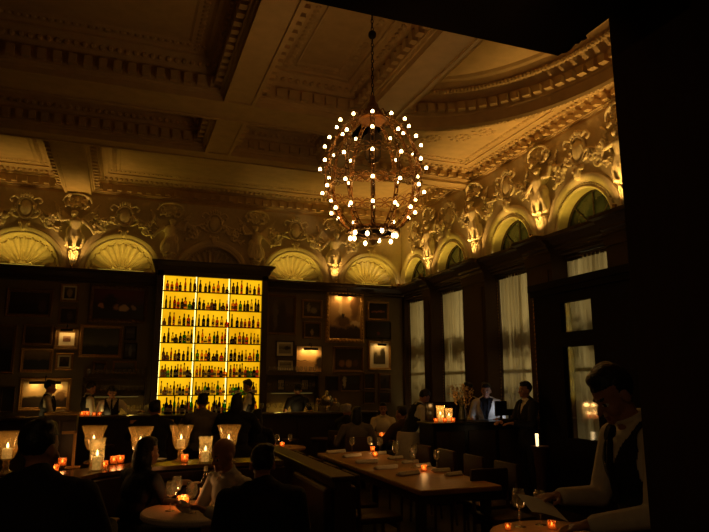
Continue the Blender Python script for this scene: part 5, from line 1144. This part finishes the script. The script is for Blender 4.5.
# ------------------------------------------------------------------ light
WARM = (1, .56, .14); WASH = (1, .66, .08)
def make_up():
    t = thing('uplight', '', 'light')
    b = MB(); b.lathe((0, 0, 0), [(.03, 0), (.03, .01), (.012, .015), (.012, .03), (.03, .035), (.034, .09), (.028, .09), (.026, .06), (0, .06)], 14); b.build('housing', BRASS, t, True)
    b = MB(); b.lathe((0, 0, .078), [(0, 0), (.024, 0), (.02, .008), (0, .012)], 12); b.build('lens', emis('uplight_lens', (1, .7, .25), 9), t, True); return t
upl = many(make_up)
def make_strip():
    t = thing('strip_light', '', 'light'); b = MB(); b.box(-.45, .45, -.02, .02, 0, .02); b.build('channel', BRASS, t); b = MB(); b.box(-.44, .44, -.012, .012, .02, .026); b.build('diffuser', emis('strip_diffuser', WASH, .6), t); return t
strp = many(make_strip)
for x, s in zip(BF, bl):
    upl((x, YB-.24, ZL-.02), 0, 'small brass uplight on back ledge under the figure ' + s)['group'] = 'uplights on the ledge'
    light('uplight_spot', 'SPOT', (x, YB-.24, ZL+.07), 24 if 'left corner' not in s else 2, WARM, ang=110, rad=.02, to=(x, YB-.08, ZL+1.1))
for y, s in zip(RF, rl):
    upl((XR-.28, y, ZL-.02), 0, 'small brass uplight on window ledge under the figure ' + s)['group'] = 'uplights on the ledge'
    light('uplight_spot', 'SPOT', (XR-.28, y, ZL+.07), 30, WARM, ang=110, rad=.02, to=(XR-.08, y, ZL+1.1))
for x, s in zip(BX, sn):
    if s.startswith('half'): continue
    strp((x, YB-.17, ZL-.02), 0, 'brass strip light on the ledge at the shell niche ' + s.split(',')[0])['group'] = 'strip lights on the ledge'
    for k in (-.3, .3): light('strip_wash', 'SPOT', (x+k, YB-.19, ZL+.03), 6.5, WASH, ang=145, rad=.04, to=(x, YB-.02, ZL+.8))
for y, s in zip(RY, ln):
    strp((XR-.17, y, ZL-.02), pi/2, 'brass strip light on the ledge at the arched window ' + s.split(',')[0].split(' above')[0])['group'] = 'strip lights on the ledge'
    for k in (-.3, .3): light('strip_wash', 'SPOT', (XR-.19, y+k, ZL+.03), 6.5, WASH, ang=145, rad=.04, to=(XR-.02, y, ZL+.8))
for (px, py, s) in ((404.5, 281, 'left'), (411.5, 279.5, 'right')):
    q = at(px, py, Y=YB-.12); o = upl((min(q.x, XR-.15), YB-.12, ZL-.02), 0, 'small bright ledge lamp in the room corner, %s one of two' % s); o['group'] = 'corner ledge lamps'
for x in BF:                                             # the same uplights thrown on to cornice and ceiling
    light('uplight_throw', 'SPOT', (x, YB-.26, ZL+.08), 12, WARM, ang=80, rad=.03, to=(x, YB-.5, ZL+2))
for y in RF+[12.9, 7.1, 9.0]:
    light('uplight_throw', 'SPOT', (XR-.3, y, ZL+.08), 30, WARM, ang=80, rad=.03, to=(XR-.5, y, ZL+2))
# the chandelier's bulbs light the room
for k in range(6):
    a = k*pi/3; light('chandelier_glow', 'POINT', (CH.x+.3*cos(a), CH.y+.3*sin(a), cz+(.25 if k % 2 else -.25)), 1.7, (1, .38, .06), rad=.08)
# street lamps beyond the windows and foliage in the window boxes
HEDGE = mat('leaf_green', (.03, .05, .02), .6)
for i, (y0, y1) in enumerate(WIN):
    yc = (y0+y1)/2
    light('street_lamp_light', 'POINT', (8.6, yc+.3, 2.6), 125, (1, .75, .34), rad=.2)
    light('curtain_uplight', 'SPOT', (XR+.02, y1-.12, .2), 22, (1, .76, .38), ang=60, rad=.03, to=(XR+.13, y1-.2, 1.6))
    rn = random.Random(20+i); b = MB()
    for k in range(520):
        z = rn.gauss(2.42, .09) if k % 2 else rn.gauss(1.45, .2); b.ell((rn.uniform(-.05, .05), rn.uniform(-.62, .62), z+.05*sin(k)), (.02, .05, .03), Euler((rn.random()*3, 0, 0)).to_matrix(), 6, 4)
    for q in (-.5, -.2, .15, .45): b.tube([(0, q, 0), (.02, q+.05, 1.0), (0, q-.04, 2.5)], .008, 5)
    o = b.build('window_box_foliage', HEDGE); o.location = (XR+.62, yc, 0); tag(o, 'dark foliage outside showing as a soft band through the curtain ' + names4[i].replace(' behind the host desk', ''), 'plants', kind='stuff')
# bar task lights under the glassware shelves
for (xc, W, zs) in (u1, u2):
    t = thing('shelf_light', 'slim light under the lower glassware shelf, %s the bottle cabinet' % ('left of' if xc < 1 else 'right of'), 'light', (xc, 13.3, zs[1]-.02)); b = MB(); b.box(-W*.8, W*.8, -.012, .012, -.014, 0); b.build('housing', WOOD, t)
    b = MB(); b.box(-W*.78, W*.78, -.008, .008, -.018, -.014); b.build('diffuser', emis('task_diffuser', (1, .7, .15), .3), t)
    [light('task_light', 'SPOT', (xc+k*W*.5, 13.24, zs[1]-.06), 9, (1, .62, .1), ang=150, rad=.03, to=(xc+k*W*.5, 13.1, .9)) for k in (-1, 0, 1)]
for k, px in enumerate((40, 85, 112, 150, 200, 248, 298)):  # fill lights added under the bar top to brighten the bartenders' shirts
    q = at(px, 412, Y=12.45); t = thing('added_bar_fill', 'small added fill light under the bar top, bartenders side, %s from left' % ORD[k], 'light', (q.x, 12.36, 1.045), 0, 'added fill lights under the bar top')
    b = MB(); b.box(-.12, .12, 0, .05, -.0, .005); b.build('housing', BRASS, t)
    light('added_bar_fill_spot', 'SPOT', (q.x-.1, 12.47, 1.03), 1.5, (1, .66, .2), ang=130, rad=.03, to=(q.x, 12.9, 1.5))
# pendant added behind the camera's left shoulder, unseen, to light the waiter's shirt
t = thing('added_fill_pendant', 'small brass pendant lamp added out of view to light the waiter', 'lamp', (-.9, .1, 2.62))
b = MB(); b.lathe((0, 0, 0), [(.16, 0), (.12, .08), (.05, .16), (.02, .18), (.02, .2)], 24); b.build('shade', BRASS, t, True)
b = MB(); b.cyl((0, 0, .2), (0, 0, 6.3-2.62), .006); b.build('cord', IRON, t)
b = MB(); b.ell((0, 0, .05), .035); b.build('bulb', emis('added_fill_bulb', (1, .6, .25), 8), t, True)
light('added_fill_light', 'POINT', (-.9, .1, 2.56), 7, (1, .6, .25), rad=.05)
